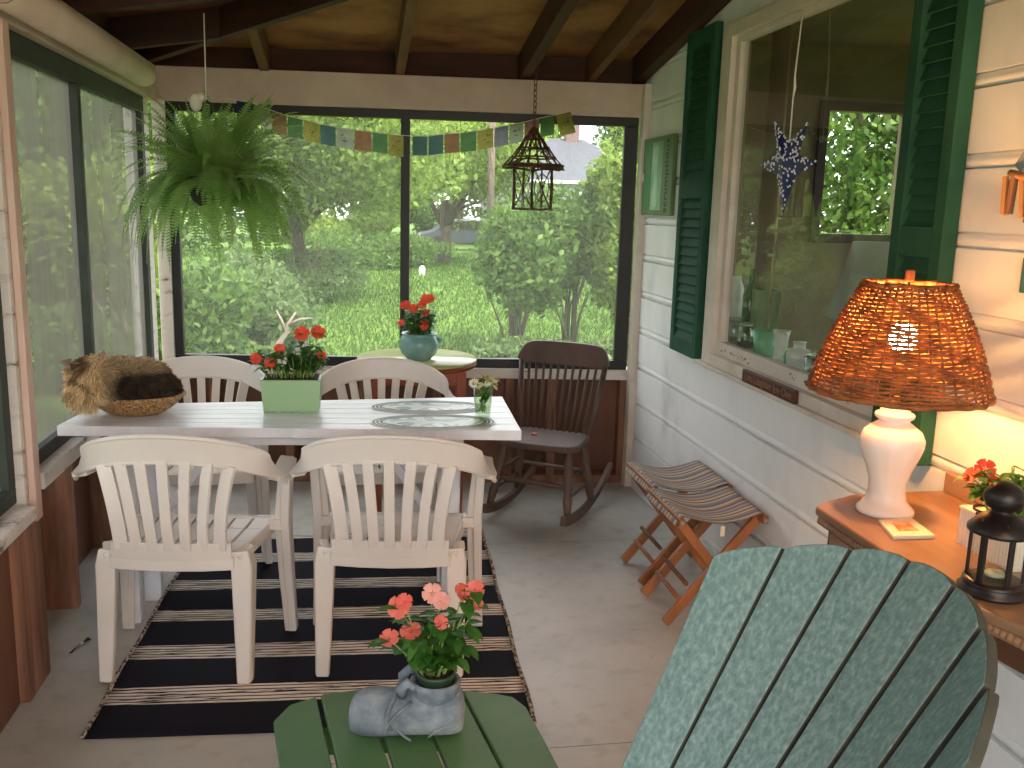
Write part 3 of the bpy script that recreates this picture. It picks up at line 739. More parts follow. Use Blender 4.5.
# cross braces behind the back
m = MB(); m.sweep([AP(s_, .50, -.036) for s_ in [(-.245+.54*i/10) for i in range(11)]], tuple(uv), .07, .022); m.build('back_brace', MT['adiron_edge'], ad, .003)
m = MB(); m.sweep([AP(s_, .06, -.036) for s_ in [(-.22+.44*i/8) for i in range(9)]], tuple(uv), .08, .022); m.build('back_brace', MT['adiron_edge'], ad, .003)
sc = MB()
p = Bq  # small screw on the leftmost slat
r0 = _ray(658, 741); o0 = np.array([0, 0, H]); tt_ = ((np.array(Bq+nv*(CV*.2**2))-o0) @ np.array(nv))/(r0 @ np.array(nv)); sp_ = Vector(o0+r0*tt_)
sc.lathe([(.0045, -.001), (.0045, .0015), (.003, .003)], 10, mtx=Matrix.Translation(sp_+ao) @ nv.to_track_quat('Z', 'Y').to_matrix().to_4x4()); lab(sc.build('screw', MT['greypaint'], ad), 'bright screw head')
fwd = Vector((-.9967, -.081, 0))
sb = Bq+uv*.06
for i in range(7):
    c = sb+fwd*(.045+i*.075)+Vector((0, 0, .035+.01*i-.012*max(0, i-4)**2*.5)); m = MB()
    m.sweep([c+wv*-.27+ao, c+wv*.27+ao], tuple(fwd+Vector((0, 0, .12))), .068, .022); m.build('seat_slat', AD, ad, .003)
for s_ in (-1, 1):
    m = MB(); m.sweep([sb-fwd*.30+wv*s_*.25+ao-Vector((0, 0, sb.z-.04)), sb+wv*s_*.25+ao-Vector((0, 0, .03)), sb+fwd*.52+wv*s_*.25+ao+Vector((0, 0, .0))], (0, 0, 1), [.07, .10, .09], .024); m.build('side_rail', AD, ad, .003)
    m = MB(); q = sb+fwd*.50+wv*s_*.28; m.sweep([Vector((q.x, q.y, 0))+ao, Vector((q.x, q.y, .495))+ao], tuple(fwd), .09, .024); m.build('front_leg', AD, ad, .003)
    m = MB(); q2 = sb-fwd*.16+wv*s_*.31; m.sweep([Vector((q2.x, q2.y, .50))+ao, Vector(((q.x+q2.x)/2, (q.y+q2.y)/2, .505))+ao+wv*s_*.0, Vector((q.x, q.y, .507))+ao, Vector((q.x, q.y, .507))+ao+fwd*.08], tuple(wv), [.06, .09, .10, .08], .022); m.build('armrest', AD, ad, .004)
for o in ad.children:
    pass

# ================================================================== SMALL GREEN SLATTED TABLE
gt = thing('side_table', 'low green slatted side table carrying the stone boot', 'table', (.11, 1.6, 0))
go = Vector((-.11, -1.6, 0)); GZ = .42
tops = [((-.173, 1.905), (-.086, 1.967)), ((-.076, 1.975), (.022, 1.99)), ((.030, 1.992), (.126, 1.988)), ((.135, 1.982), (.238, 1.965)), ((.246, 1.957), (.345, 1.925))]
dirv = Vector((.147, -.989, 0))
for i, (a, b) in enumerate(tops):
    a = Vector((*a, 0)); b = Vector((*b, 0)); L = .62
    a2 = Vector((a.x-.012*(i-2)*0, a.y, 0))+dirv*L; b2 = b+dirv*(L+(b.y-a.y))
    poly = [a, a2, b2, b]
    if i == 0: poly = [a+Vector((.0, -.03, 0)), a2, b2, b, a.lerp(b, .35)+Vector((0, .012, 0))]
    if i == 4: poly = [a, a2, b2, b+Vector((.035, -.06, 0)), b+Vector((.012, -.012, 0)), b+Vector((-.02, .005, 0))]
    m = MB(); m.prism([(p.x+go.x, p.y+go.y) for p in poly], GZ-.02, GZ); m.build('top_slat', MT['greenboard'], gt, .004)
for y in (1.86, 1.45):
    a = Vector((-.13+.147*(1.905-y), y, 0)); m = MB(); m.sweep([a+go+Vector((0, 0, GZ-.045)), a+go+Vector((.44, -.03, GZ-.045))], (0, 0, 1), .05, .03); m.build('cross_rail', MT['greenboard'], gt, .003)
for x, y in ((-.10, 1.84), (.29, 1.82), (-.04, 1.44), (.34, 1.42)):
    m = MB(); m.sweep([Vector((x, y, 0))+go, Vector((x, y, GZ-.022))+go], (1, 0, 0), .06, .025); m.build('leg', MT['greenboard'], gt, .003)

# ================================================================== DRESSER / CONSOLE
DZ = .83
dr = thing('console_dresser', 'brown wooden console with a rope-carved edge under the lamp', 'dresser', (1.3, 1.5, 0))
do = Vector((-1.3, -1.5, 0))
poly = [(1.10, 1.985), (1.10, 1.55), (1.11, 1.42), (1.15, 1.30), (1.16, .95), (1.512, .95), (1.512, 2.085), (1.30, 2.075), (1.24, 2.068), (1.16, 2.03), (1.12, 2.005)]
m = MB(); m.prism([(x+do.x, y+do.y) for x, y in poly], DZ-.022, DZ); m.build('tabletop', MT['dresser'], dr, .006, 3)
m = MB(); q = [Vector((x, y, 0))+do for x, y in ((1.122, 1.955), (1.122, 1.56), (1.165, 1.30), (1.165, 1.0), (1.505, 1.0), (1.505, 2.04), (1.22, 2.04))]
q2 = q[::-1]; m.prism([(p.x, p.y) for p in q], .735, DZ-.022); m.build('case', MT['dresser_dark'], dr, .004)
m = MB()     # carved rope edging along the front
N = 70
for i in range(N):
    y = 1.965-i*(.965/N); x = 1.112 if y > 1.55 else (1.112+.045*((1.55-y)/.25)**1.5 if y > 1.3 else 1.156)
    a = Vector((x+.002, y, DZ-.031))+do; m.tube([a+Vector((-.003, .013, .008)), a+Vector((-.008, 0, 0)), a+Vector((0, -.013, -.010))], [.005, .0105, .005], 6)
lab(m.build('carved_edge', MT['dresser'], dr), 'rope-twist carved edging'); dr.children[-1]['kind'] = 'stuff'
m = MB(); m.sweep([Vector((1.508, 2.075, DZ+.026))+do, Vector((1.508, .95, DZ+.026))+do], (0, 0, 1), .055, .018); m.build('back_rail', MT['dresser'], dr, .005)
for x, y in ((1.165, 1.97), (1.165, 1.02), (1.49, 1.99), (1.49, 1.02)):
    m = MB(); m.lathe([(.014, 0), (.02, .03), (.018, .1), (.022, .3), (.026, .62), (.030, .735)], 12, (x+do.x, y+do.y, 0)); m.build('leg', MT['dresser_dark'], dr)
for i, (ya, yb) in enumerate(((1.93, 1.58), (1.28, 1.03))):
    m = MB(); m.box((1.112+.045*i+do.x, yb+do.y, .742), (1.126+.045*i+do.x, ya+do.y, .782)); d_ = m.build('drawer', MT['dresser'], dr, .003)
    m = MB(); m.sphere((1.105+.045*i+do.x, (ya+yb)/2+do.y, .762), .011, 10, 6); m.build('knob', MT['blackmetal'], d_)

# ================================================================== TABLE LAMP
LP = Vector((1.248, 1.93, DZ))
lp = thing('table_lamp', 'lit table lamp with white ceramic base and wicker shade on the console', 'lamp', LP)
m = MB(); m.lathe([(.062, 0), (.066, .004), (.065, .012), (.055, .022), (.046, .035), (.042, .055), (.043, .08), (.052, .11), (.064, .14), (.072, .165), (.0725, .182), (.064, .20), (.048, .213), (.036, .222), (.034, .226), (.043, .232), (.045, .238), (.042, .243), (.033, .247), (.032, .262), (.028, .266)], 40)
m.build('base', MT['white_ceramic'], lp)
m = MB(); m.tube([(0, 0, .262), (0, 0, .36)], .007, 10); m.tube([(0, 0, .32), (0, 0, .365)], .016, 12); m.build('socket', mat('brass', [(150, 120, 70)], .3, metal=1), lp)
m = MB(); m.sphere((0, 0, .42), .031, 16, 12, (1, 1, 1.15)); m.build('bulb', MT['bulb'], lp)
SB, STp, RB, RT = .296, .542, .199, .098
sh = MB(); NR = 30; NSK = 44
def srad(z_): f = (z_-SB)/(STp-SB); return lerp(RB, RT, f)+.010*math.sin(PI*f)
for j in range(NR+1):
    z_ = lerp(SB, STp, j/NR); r_ = srad(z_); pts = []; K = NSK*3
    for i in range(K):
        a = 2*PI*i/K; wob = .0038*math.sin(NSK/2*a+PI*j); pts.append(Vector(((r_+wob)*math.cos(a), (r_+wob)*math.sin(a), z_+.0012*math.sin(7*a+j))))
    vs = []; n = 5; rr = .0036 if j not in (0, NR) else .006
    for i in range(K):
        a = 2*PI*i/K; e = Vector((math.cos(a), math.sin(a), 0))
        for q in range(n):
            b = 2*PI*q/n; vs.append(pts[i]+e*(rr*.8*math.cos(b))+Vector((0, 0, rr*math.sin(b)*1.08)))
    sh.add(vs, [(i*n+q, ((i+1) % K)*n+q, ((i+1) % K)*n+(q+1) % n, i*n+(q+1) % n) for i in range(K) for q in range(n)], True)
for i in range(NSK):
    a = 2*PI*(i+.5)/NSK*1.0
    sh.tube([Vector((srad(z_)*math.cos(a), srad(z_)*math.sin(a), z_)) for z_ in [lerp(SB, STp, q/8) for q in range(9)]], .0026, 5)
sh.build('lamp_shade', MT['wicker'], lp)
m = MB(); m.tube([(0, 0, .365), (0, 0, .555)], .0025, 6); m.tube([(-RT, 0, STp-.004), (RT, 0, STp-.004)], .002, 6); m.tube([(0, -RT, STp-.004), (0, RT, STp-.004)], .002, 6); m.build('harp', MT['blackmetal'], lp)
m = MB(); m.cbox((0, 0, .562), (.02, .012, .026)); m.build('finial', MT['orangewood'], lp, .003)

# warm ceiling lamp on the near part of the porch
pl_ = thing('ceiling_lamp', 'small warm glass globe lamp under the roof boards behind the viewer', 'lamp', (.55, -.7, 2.30))
m = MB(); m.lathe([(.001, .235), (.06, .235), (.06, .22), (.02, .20), (.02, .06), (.05, .05), (.05, .03)], 20); m.build('fitting', MT['blackmetal'], pl_)
m = MB(); m.sphere((0, 0, -.03), .09, 20, 14); m.build('globe', emit('warm_globe', (255, 190, 124), 30.0), pl_)

# coaster
c4 = [at_z(x, y, DZ) for x, y in ((878, 523), (911, 521), (935, 539), (893, 540))]
ct = sum(c4, Vector())/4; co = thing('tile_coaster', 'cream tile coaster with an orange picture, in front of the lamp', 'coaster', (ct.x, ct.y, DZ))
m = MB(); q = [p-Vector((ct.x, ct.y, DZ)) for p in c4]; m.hexa(q, [p+Vector((0, 0, .009)) for p in q]); m.build('tile', MT['pale'], co, .002)
m = MB(); q = [p*.5+Vector((0, 0, .0094)) for p in q]; m.add(q, [(0, 1, 2, 3)]); m.build('picture', mat('coaster_print', [(196, 104, 52), (226, 176, 128)], .5, 40, lo=.4, hi=.6), co)

# lantern
lt = thing('candle_lantern', 'black metal candle lantern with glass sides on the console', 'lantern', (1.190, 1.468, DZ))
lt.scale = (1.08, 1.08, 1.12)
BM = MT['blackmetal']
m = MB(); m.lathe([(.054, 0), (.058, .003), (.058, .008), (.050, .012), (.052, .018), (.050, .024), (.042, .026)], 32); m.build('base', BM, lt)
for i in range(6):
    a = 2*PI*i/6+.35; m = MB(); m.cbox((0, 0, 0), (.006, .009, .082), Matrix.Translation((.0435*math.cos(a), .0435*math.sin(a), .066)) @ Matrix.Rotation(a, 4, 'Z')); m.build('post', BM, lt, .001)
m = MB(); pr = [(.0425*math.cos(2*PI*i/6+.35), .0425*math.sin(2*PI*i/6+.35)) for i in range(6)]
for i in range(6):
    a, b = pr[i], pr[(i+1) % 6]; m.add([(a[0], a[1], .027), (b[0], b[1], .027), (b[0], b[1], .105), (a[0], a[1], .105)], [(0, 1, 2, 3)])
m.build('glass_panel', MT['lantern_glass'], lt)
m = MB(); m.lathe([(.046, .104), (.053, .107), (.053, .113), (.040, .128), (.026, .138), (.018, .142), (.018, .146), (.029, .152), (.033, .162), (.033, .172), (.026, .184), (.012, .192), (.004, .194)], 32)
for i in range(6):
    a = 2*PI*i/6+.1; m.sphere((.0405*math.cos(a), .0405*math.sin(a), .1285), .003, 6, 4)
m.build('roof', BM, lt)
m = MB(); m.lathe([(.020, .027), (.020, .044), (.0185, .044), (.0185, .030), (.001, .030)], 20, caps=False); m.build('candle_cup', MT['thinglass'], lt)
m = MB(); m.lathe([(.016, .0305), (.016, .036), (.001, .036)], 16); m.build('candle', MT['pale'], lt)

# ================================================================== PLANTS
def leaf_poly(mb, base, dirn, up, L, Wd, bend=.25):
    dirn = Vector(dirn).normalized(); side = dirn.cross(Vector(up))
    if side.length < 1e-4: side = dirn.orthogonal()
    side.normalize(); nrm = side.cross(dirn).normalized()
    b = Vector(base); prof = [(0, .0), (.25, .8), (.5, 1), (.78, .62), (1, 0)]
    c = [b+dirn*(L*t)-nrm*(bend*L*t*t) for t, w in prof]
    vs = [c[0]]; 
    for (t, w), p in list(zip(prof, c))[1:-1]: vs += [p-side*Wd*w/2+nrm*Wd*.12, p, p+side*Wd*w/2+nrm*Wd*.12]
    vs.append(c[-1])
    mb.add(vs, [(0, 1, 2), (0, 2, 3), (1, 4, 5, 2), (2, 5, 6, 3), (4, 7, 8, 5), (5, 8, 9, 6), (7, 10, 8), (8, 10, 9)], True)
def flower(parent, p, nrm, r, m_, name='flower'):
    nrm = Vector(nrm).normalized(); q = nrm.to_track_quat('Z', 'Y').to_matrix(); mb = MB(); ph = random.random()*6
    for i in range(5):
        a = ph+2*PI*i/5; d = q @ Vector((math.cos(a), math.sin(a), .18)); s_ = q @ Vector((-math.sin(a), math.cos(a), 0))
        c = Vector(p); n_ = nrm
        rim = [c+d*r*.05, c+d*r*.5-s_*r*.40, c+d*r*.88-s_*r*.46+n_*r*.04, c+d*r*1.0, c+d*r*.88+s_*r*.46-n_*r*.04, c+d*r*.5+s_*r*.40]
        mb.add(rim+[c+d*r*.55+n_*r*.05], [(6, k, (k+1) % 6) for k in range(6)], True)
    mb.sphere(Vector(p)+nrm*r*.08, r*.09, 6, 4)
    return mb.build(name, m_, parent)
def impatiens(root, c, hgt, spread, nst, fl, ls=.035, sy=1.0, leafn=7, bf=.25):
    """c local centre of the soil; fl list of (dx,dy,dz,r,mat)"""
    st_ = MB(); lf = MB(); c = Vector(c)
    tips = []
    def stem(tip, r=.0022):
        tip = Vector(tip); b0 = c+Vector(((tip.x-c.x)*bf+random.gauss(0, .006), (tip.y-c.y)*bf+random.gauss(0, .006), 0))
        mid = b0.lerp(tip, .5)+Vector((random.gauss(0, .008), random.gauss(0, .008), .012))
        pts = [b0*(1-u)**2+mid*2*u*(1-u)+tip*u*u for u in [i/6 for i in range(7)]]
        st_.tube(pts, [r*1.3-(r*.6)*i/6 for i in range(7)], 5)
        for k in range(leafn):
            u = .35+.65*random.random(); p = pts[min(6, int(u*6+.5))]; a = random.random()*2*PI
            d = Vector((math.cos(a), math.sin(a), random.uniform(-.3, .5)))
            leaf_poly(lf, p, d, (0, 0, 1), ls*random.uniform(.6, 1.15), ls*random.uniform(.48, .66), random.uniform(.1, .5))
    for i in range(nst):
        a = random.random()*2*PI; r = math.sqrt(random.random())
        stem(c+Vector((math.cos(a)*r*spread, math.sin(a)*r*spread*sy, hgt*random.uniform(.45, .92)*(1-.25*r))))
    for dx, dy, dz, r, mm in fl:
        stem(c+Vector((dx, dy, dz-.004)), .0016)
    st_.build('stems', MT['stem'], root); lf.build('leaves', MT['leaf'], root)
    for dx, dy, dz, r, mm in fl:
        cam = Vector((0, 0, H))-(root.location+c); cam.normalize()
        n_ = (cam+Vector((random.gauss(0, .35), random.gauss(0, .35), random.uniform(0, .5)))).normalized()
        flower(root, c+Vector((dx, dy, dz)), n_, r, MT[mm])

# green planter on the table
c = at_z(290, 405, TZ); g = thing('green_planter', 'light green rectangular planter of red impatiens on the table', 'planter', (-.225, 3.475, TZ), math.radians(-2))
m = MB(); bx = lambda w, d, z: [Vector((-w, -d, z)), Vector((w, -d, z)), Vector((w, d, z)), Vector((-w, d, z))]
m.hexa(bx(.098, .058, .0), bx(.108, .066, .125)); m.hexa(bx(.106, .064, .125), bx(.106, .064, .1255)); 
for i in range(24): m.sphere((-.095+.19*i/23, -.059, .006), .004, 6, 4)
m.build('trough', MT['greenplanter'], g, .004)
m = MB(); m.hexa(bx(.098, .056, .12), bx(.098, .056, .128)); m.build('soil', MT['soil'], g)
impatiens(g, (0, 0, .125), .16, .125, 52, [(-.125, -.03, .075, .022, 'redflower'), (-.072, -.05, .062, .022, 'redflower'), (-.042, -.02, .108, .022, 'redflower'), (.04, -.01, .165, .030, 'redflower'), (.098, -.01, .17, .028, 'redflower'), (.11, -.02, .085, .020, 'redflower'), (-.03, -.045, .07, .020, 'whiteflower'), (.025, -.02, .10, .017, 'whiteflower'), (.05, .0, .12, .015, 'whiteflower')], .036, .6, 10, .72)

# round table and teal bowl
rt = thing('round_table', 'small round wooden table at the back with the teal bowl on it', 'table', (.318, 4.62, 0))
RTZ = .765
m = MB(); m.lathe([(.285, 0), (.30, .004), (.302, .012), (.298, .02), (.01, .0205)], 48, (0, 0, RTZ-.02)); m.build('tabletop', mat('table_green_glaze_top', [(176, 178, 120), (196, 196, 140)], .18, 3), rt)
m = MB(); m.lathe([(.288, -.022), (.298, -.018), (.301, 0), (.297, .002)], 48, (0, 0, RTZ-.02)); m.build('rim', MT['redwood'], rt)
m = MB(); m.box((-.22, -.22, RTZ-.105), (.22, .22, RTZ-.04)); m.build('apron', MT['redwood'], rt, .003)
for x in (-.2, .2):
    for y in (-.2, .2): m = MB(); m.hexa([(x-.016, y-.016, 0), (x+.016, y-.016, 0), (x+.016, y+.016, 0), (x-.016, y+.016, 0)], [(x-.024, y-.024, RTZ-.04), (x+.024, y-.024, RTZ-.04), (x+.024, y+.024, RTZ-.04), (x-.024, y+.024, RTZ-.04)]); m.build('leg', MT['redwood'], rt, .002)
tb = thing('flower_bowl', 'round teal ceramic bowl of red impatiens on the round table', 'bowl', (.322, 4.55, RTZ))
m = MB(); m.lathe([(.055, 0), (.06, .004), (.085, .03), (.1, .065), (.098, .095), (.085, .118), (.082, .124), (.09, .13), (.086, .133), (.076, .122), (.08, .09)], 36, caps=False)
m.sphere((.098, -.02, .10), .016, 8, 6); m.build('bowl', MT['teal'], tb)
m = MB(); m.lathe([(.078, .105), (.078, .112), (.001, .116)], 20); m.build('soil', MT['soil'], tb)
impatiens(tb, (0, 0, .11), .19, .085, 40, [(-.07, -.03, .16, .028, 'redflower'), (-.03, -.04, .145, .025, 'redflower'), (.03, -.02, .19, .028, 'redflower'), (.055, -.01, .19, .025, 'redflower'), (.03, -.05, .125, .023, 'redflower'), (.02, -.07, .07, .028, 'redflower'), (-.09, -.03, .075, .017, 'redflower'), (.01, -.03, .165, .022, 'redflower')], .042, 1, 9)

# stone boot with potted impatiens
bt_ = thing('boot_planter', 'blue-grey stone boot on the green slatted table', 'planter', (.11, 1.80, GZ), math.radians(-7))
secs = [ # x, half width y, z bottom, z top
 (-.124, .014, .016, .050), (-.118, .034, .004, .076), (-.098, .048, .0, .092), (-.07, .052, .0, .094), (-.042, .050, .0, .092), (-.018, .045, .0, .094), (.005, .042, .0, .100), (.03, .044, .0, .104), (.06, .046, .0, .104), (.09, .045, .0, .102), (.112, .035, .002, .098), (.121, .018, .01, .088)]
m = MB(); vs = []; n = 20
for x, hw_, zb, zt in secs:
    for i in range(n):
        a = 2*PI*i/n; cz = (zb+zt)/2; hz = (zt-zb)/2
        y = hw_*math.copysign(abs(math.cos(a))**.75, math.cos(a)); z = cz+hz*math.copysign(abs(math.sin(a))**.8, math.sin(a))
        vs.append((x, y, max(z, 0)))
fs = [(j*n+i, j*n+(i+1) % n, (j+1)*n+(i+1) % n, (j+1)*n+i) for j in range(len(secs)-1) for i in range(n)]
fs += [tuple(range(n-1, -1, -1)), tuple((len(secs)-1)*n+i for i in range(n))]
m.add(vs, fs, True); bo = m.build('boot', MT['slate'], bt_, sub=1)
m = MB(); m.lathe([(.042, .078), (.050, .09), (.051, .108), (.054, .118), (.050, .123), (.043, .118), (.042, .09)], 28, (.058, 0, 0), caps=False, sy=.92); m.build('cuff', MT['slate'], bt_)
m = MB()
m.tube([(-.03, -.049, .03), (-.042, -.050, .055), (-.032, -.043, .085), (-.022, -.01, .098), (-.022, .02, .098)], [.003, .005, .005, .004, .003], 6)
m.tube([(-.045, -.050, .02), (-.038, -.051, .045), (-.015, -.047, .07), (.01, -.042, .09)], [.002, .004, .004, .003], 6)
m.tube([(.045, -.0455, .012), (.06, -.047, .028), (.09, -.045, .04), (.113, -.03, .05)], [.002, .003, .003, .002], 6)
m.tube([(-.02, -.044, .03), (0, -.0455, .012), (.01, -.046, .006)], [.002, .003, .002], 6)
for s_ in (-1, 1): m.tube([(-.01, s_*.02, .094), (-.012, s_*.03, .112), (.002, s_*.03, .128), (.016, s_*.032, .116)], [.010, .012, .011, .007], 8)
lab(m.build('tongue_and_creases', MT['slate'], bt_), 'raised tongue and lace folds')
pp = thing('potted_impatiens', 'dark green pot of coral impatiens tucked inside the stone boot', 'potted plant', (.168, 1.793, GZ+.082), 0)
m = MB(); m.lathe([(.030, 0), (.036, .03), (.0385, .048), (.042, .050), (.042, .058), (.038, .058), (.036, .045)], 28, caps=False); m.build('pot', mat('dark_green_pot', [(40, 62, 44), (52, 76, 54)], .5, 6), pp)
m = MB(); m.lathe([(.036, .044), (.036, .05), (.001, .053)], 20); m.build('soil', MT['soil'], pp)
impatiens(pp, (0, 0, .05), .15, .075, 26, [(-.078, -.02, .162, .025, 'coralflower'), (-.068, -.03, .178, .018, 'coralflower'), (-.055, -.035, .115, .023, 'coralflower'), (-.098, -.03, .100, .021, 'coralflower'), (-.01, -.01, .185, .022, 'pinkflower'), (.008, -.02, .172, .019, 'pinkflower'), (.052, -.01, .182, .023, 'coralflower'), (.078, -.01, .188, .021, 'coralflower'), (.006, -.03, .130, .016, 'coralflower'), (.085, .0, .152, .014, 'coralflower')], .044, 1, 8)

# ribbed planter on the console with impatiens
rp = thing('ribbed_planter', 'ribbed white planter with red impatiens behind the lantern', 'planter', (1.335, 1.64, DZ), math.radians(0))
m = MB(); poly = []
w_, d_ = .040, .085
def edge_r(a, b, n, amp=.0022):
    a = Vector(a); b = Vector(b); t_ = (b-a).normalized(); nn = Vector((t_.y, -t_.x)); out = []
    for i in range(n*4): u = i/(n*4); out.append(tuple(a.lerp(b, u)+nn*amp*abs(math.sin(u*n*PI))))
    return out
m_poly = edge_r((-w_, -d_), (w_, -d_), 9)+edge_r((w_, -d_), (w_, d_), 18)+edge_r((w_, d_), (-w_, d_), 9)+edge_r((-w_, d_), (-w_, -d_), 18)
m.prism(m_poly, 0, .078); m.prism([(-w_-.002, -d_-.002), (w_+.002, -d_-.002), (w_+.002, d_+.002), (-w_-.002, d_+.002)], .078, .083)
m.build('trough', MT['white_ceramic'], rp)
m = MB(); m.lathe([(.030, .05), (.034, .088), (.031, .088), (.03, .08), (.001, .082)], 20, (-.0, .045, 0)); m.lathe([(.030, .05), (.034, .088), (.031, .088), (.03, .08), (.001, .082)], 20, (-.0, -.035, 0)); m.build('inner_pot', MT['soil'], rp)
impatiens(rp, (.01, -.0, .085), .13, .075, 34, [(-.055, .055, .075, .020, 'redflower'), (-.03, .05, .09, .022, 'redflower'), (-.04, .02, .08, .014, 'redflower'), (.045, -.03, .145, .030, 'redflower'), (.03, -.06, .15, .026, 'redflower')], .036, 1, 9)
# wooden trinket beside it (copper-brown leaf dish against the wall)
ld = thing('leaf_dish', 'brown wooden leaf-shaped dish between the planter and the wall', 'dish', (1.435, 1.72, DZ), math.radians(8))
m = MB(); vs = []
N1, N2 = 12, 8
for i in range(N1+1):
    u = i/N1; wv_ = .04*math.sin(PI*u)**.8
    for j in range(N2+1):
        f = -1+2*j/N2; vs.append((wv_*f, -.09+.18*u, .035+.02*f*f+.04*abs(2*u-1)**2.0-.03))
n0 = len(vs); vs += [(x*.96, y, max(z-.004, 0.0005)) for x, y, z in vs]
fs = [(i*(N2+1)+j, i*(N2+1)+j+1, (i+1)*(N2+1)+j+1, (i+1)*(N2+1)+j) for i in range(N1) for j in range(N2)]; fs += [tuple(n0+q for q in f[::-1]) for f in fs]
m.add(vs, fs, True); m.build('dish', MT['dresser_dark'], ld)
m = MB(); m.tube([(0, .07, .02), (.0, .11, .045), (.01, .14, .05)], [.005, .004, .003], 6); m.build('handle', MT['dresser_dark'], ld)

# daisies in a glass
dv = thing('flower_glass', 'clear glass of white daisies at the right end of the table', 'glass', (.478, 3.36, TZ))
m = MB(); m.lathe([(.026, 0), (.030, .004), (.037, .105), (.0355, .105), (.028, .008), (.001, .006)], 28, caps=False); m.build('glass', MT['thinglass'], dv)
m = MB(); m.lathe([(.027, .008), (.0335, .075), (.001, .075)], 24); lab(m.build('water', glass('pond_water', (228, 238, 214), .3, .0), dv), 'greenish water')
ms, ml = MB(), MB(); heads = []
for i in range(14):
    a = random.random()*2*PI; r = random.uniform(.01, .05); z_ = random.uniform(.122, .158)-r*.3
    tip = Vector((math.cos(a)*r*1.35+.008, math.sin(a)*r, z_)); b_ = Vector((-math.cos(a)*.015, -math.sin(a)*.015, .012))
    ms.tube([b_, b_.lerp(tip, .5)+Vector((0, 0, .015)), tip], .0014, 5)
    for k in range(4):
        p = b_.lerp(tip, random.uniform(.2, .9)); q = random.random()*6.28; leaf_poly(ml, p, (math.cos(q)*.5, math.sin(q)*.5, .6), (0, 1, 0), .026, .008)
    heads.append(tip)
ms.build('stems', MT['stem'], dv); ml.build('leaves', MT['leaf'], dv)
heads[0] = Vector((-.038, -.02, .125))
yel = mat('daisy_yellow', [(214, 172, 58), (226, 190, 80)], .7, 30); crm = mat('wilted_petal', [(196, 190, 146), (222, 218, 182)], .7, 30, trans=.2)
for i, hp in enumerate(heads):
    mb = MB(); n_ = (Vector((-.1, -.8, .5)) if i == 0 else Vector((hp.x*8+random.gauss(0, .2), hp.y*6-.2, .5))).normalized(); q = n_.to_track_quat('Z', 'Y').to_matrix(); R_ = .022 if i == 0 else .019
    droop = .1 if i == 0 else random.uniform(-.9, -.2)
    for k in range(13):
        a = 2*PI*k/13; d = q @ Vector((math.cos(a), math.sin(a), droop)); s_ = q @ Vector((-math.sin(a), math.cos(a), 0))
        mb.add([hp+d*R_*.2, hp+d*R_*.6-s_*R_*.16, hp+d*R_, hp+d*R_*.6+s_*R_*.16], [(0, 1, 2, 3)])
    fo = mb.build('daisy', MT['whiteflower'] if i in (0, 3) else crm, dv); mb = MB(); mb.sphere(hp+n_*.001, R_*.28, 8, 5, (1, 1, .6)); mb.build('daisy_centre', yel, fo)

# placemats
nt = NT('placemat_print'); tc = nt.n('ShaderNodeTexCoord'); nz = nt.n('ShaderNodeTexNoise'); nz.inputs['Scale'].default_value = 8; nz.inputs['Detail'].default_value = 1.2; nt.l(tc.outputs['Object'], nz.inputs['Vector'])
cr = nt.n('ShaderNodeValToRGB'); cr.color_ramp.interpolation = 'CONSTANT'; el = cr.color_ramp.elements; el[0].position = 0; el[0].color = (*lin((66, 82, 66)), 1); el[1].position = .43; el[1].color = (*lin((176, 192, 160)), 1)
for p_, c_ in ((.52, (190, 202, 174)), (.58, (126, 158, 110)), (.66, (218, 222, 206))): q = el.new(p_); q.color = (*lin(c_), 1)
nt.l(nz.outputs['Fac'], cr.inputs[0]); nt.l(cr.outputs[0], nt.b.inputs['Base Color']); nt.b.inputs['Roughness'].default_value = .35
matp = nt.m; dk = mat('placemat_dark_line', [(56, 62, 56)], .5); lt_ = mat('placemat_cream', [(206, 212, 194), (218, 222, 206)], .35, 10)
def placemat(c, a, b, z, label):
    o = thing('placemat', label, 'placemat', (c[0], c[1], z), math.radians(-2), 'oval placemats'); 
    el_ = lambda s_, n=48: [(a*s_*math.cos(2*PI*i/n), b*(1-(1-s_)*a/b*1.0)*math.sin(2*PI*i/n)) for i in range(n)]
    def ring(s0, s1, z0, mb):
        p, q = el_(s0), el_(s1); n = len(p); mb.add([(x, y, z0) for x, y in p]+[(x, y, z0) for x, y in q], [(i, (i+1) % n, n+(i+1) % n, n+i) for i in range(n)])
    mb = MB(); mb.prism(el_(1), 0, .002); mb.build('mat', lt_, o)
    mb = MB(); mb.prism(el_(.80), .002, .0024); mb.build('printed_centre', matp, o)
    mb = MB(); ring(.975, .94, .0025, mb); ring(.915, .88, .0025, mb); ring(.855, .815, .0025, mb)
    mb.build('border_rings', dk, o)
placemat((.285, 3.245), .225, .125, TZ+.001, 'oval green and cream placemat nearest the camera, on the right of the table')
placemat((.29, 3.50), .225, .115, TZ+.001, 'oval green and cream placemat on the far side, in front of the far chair')

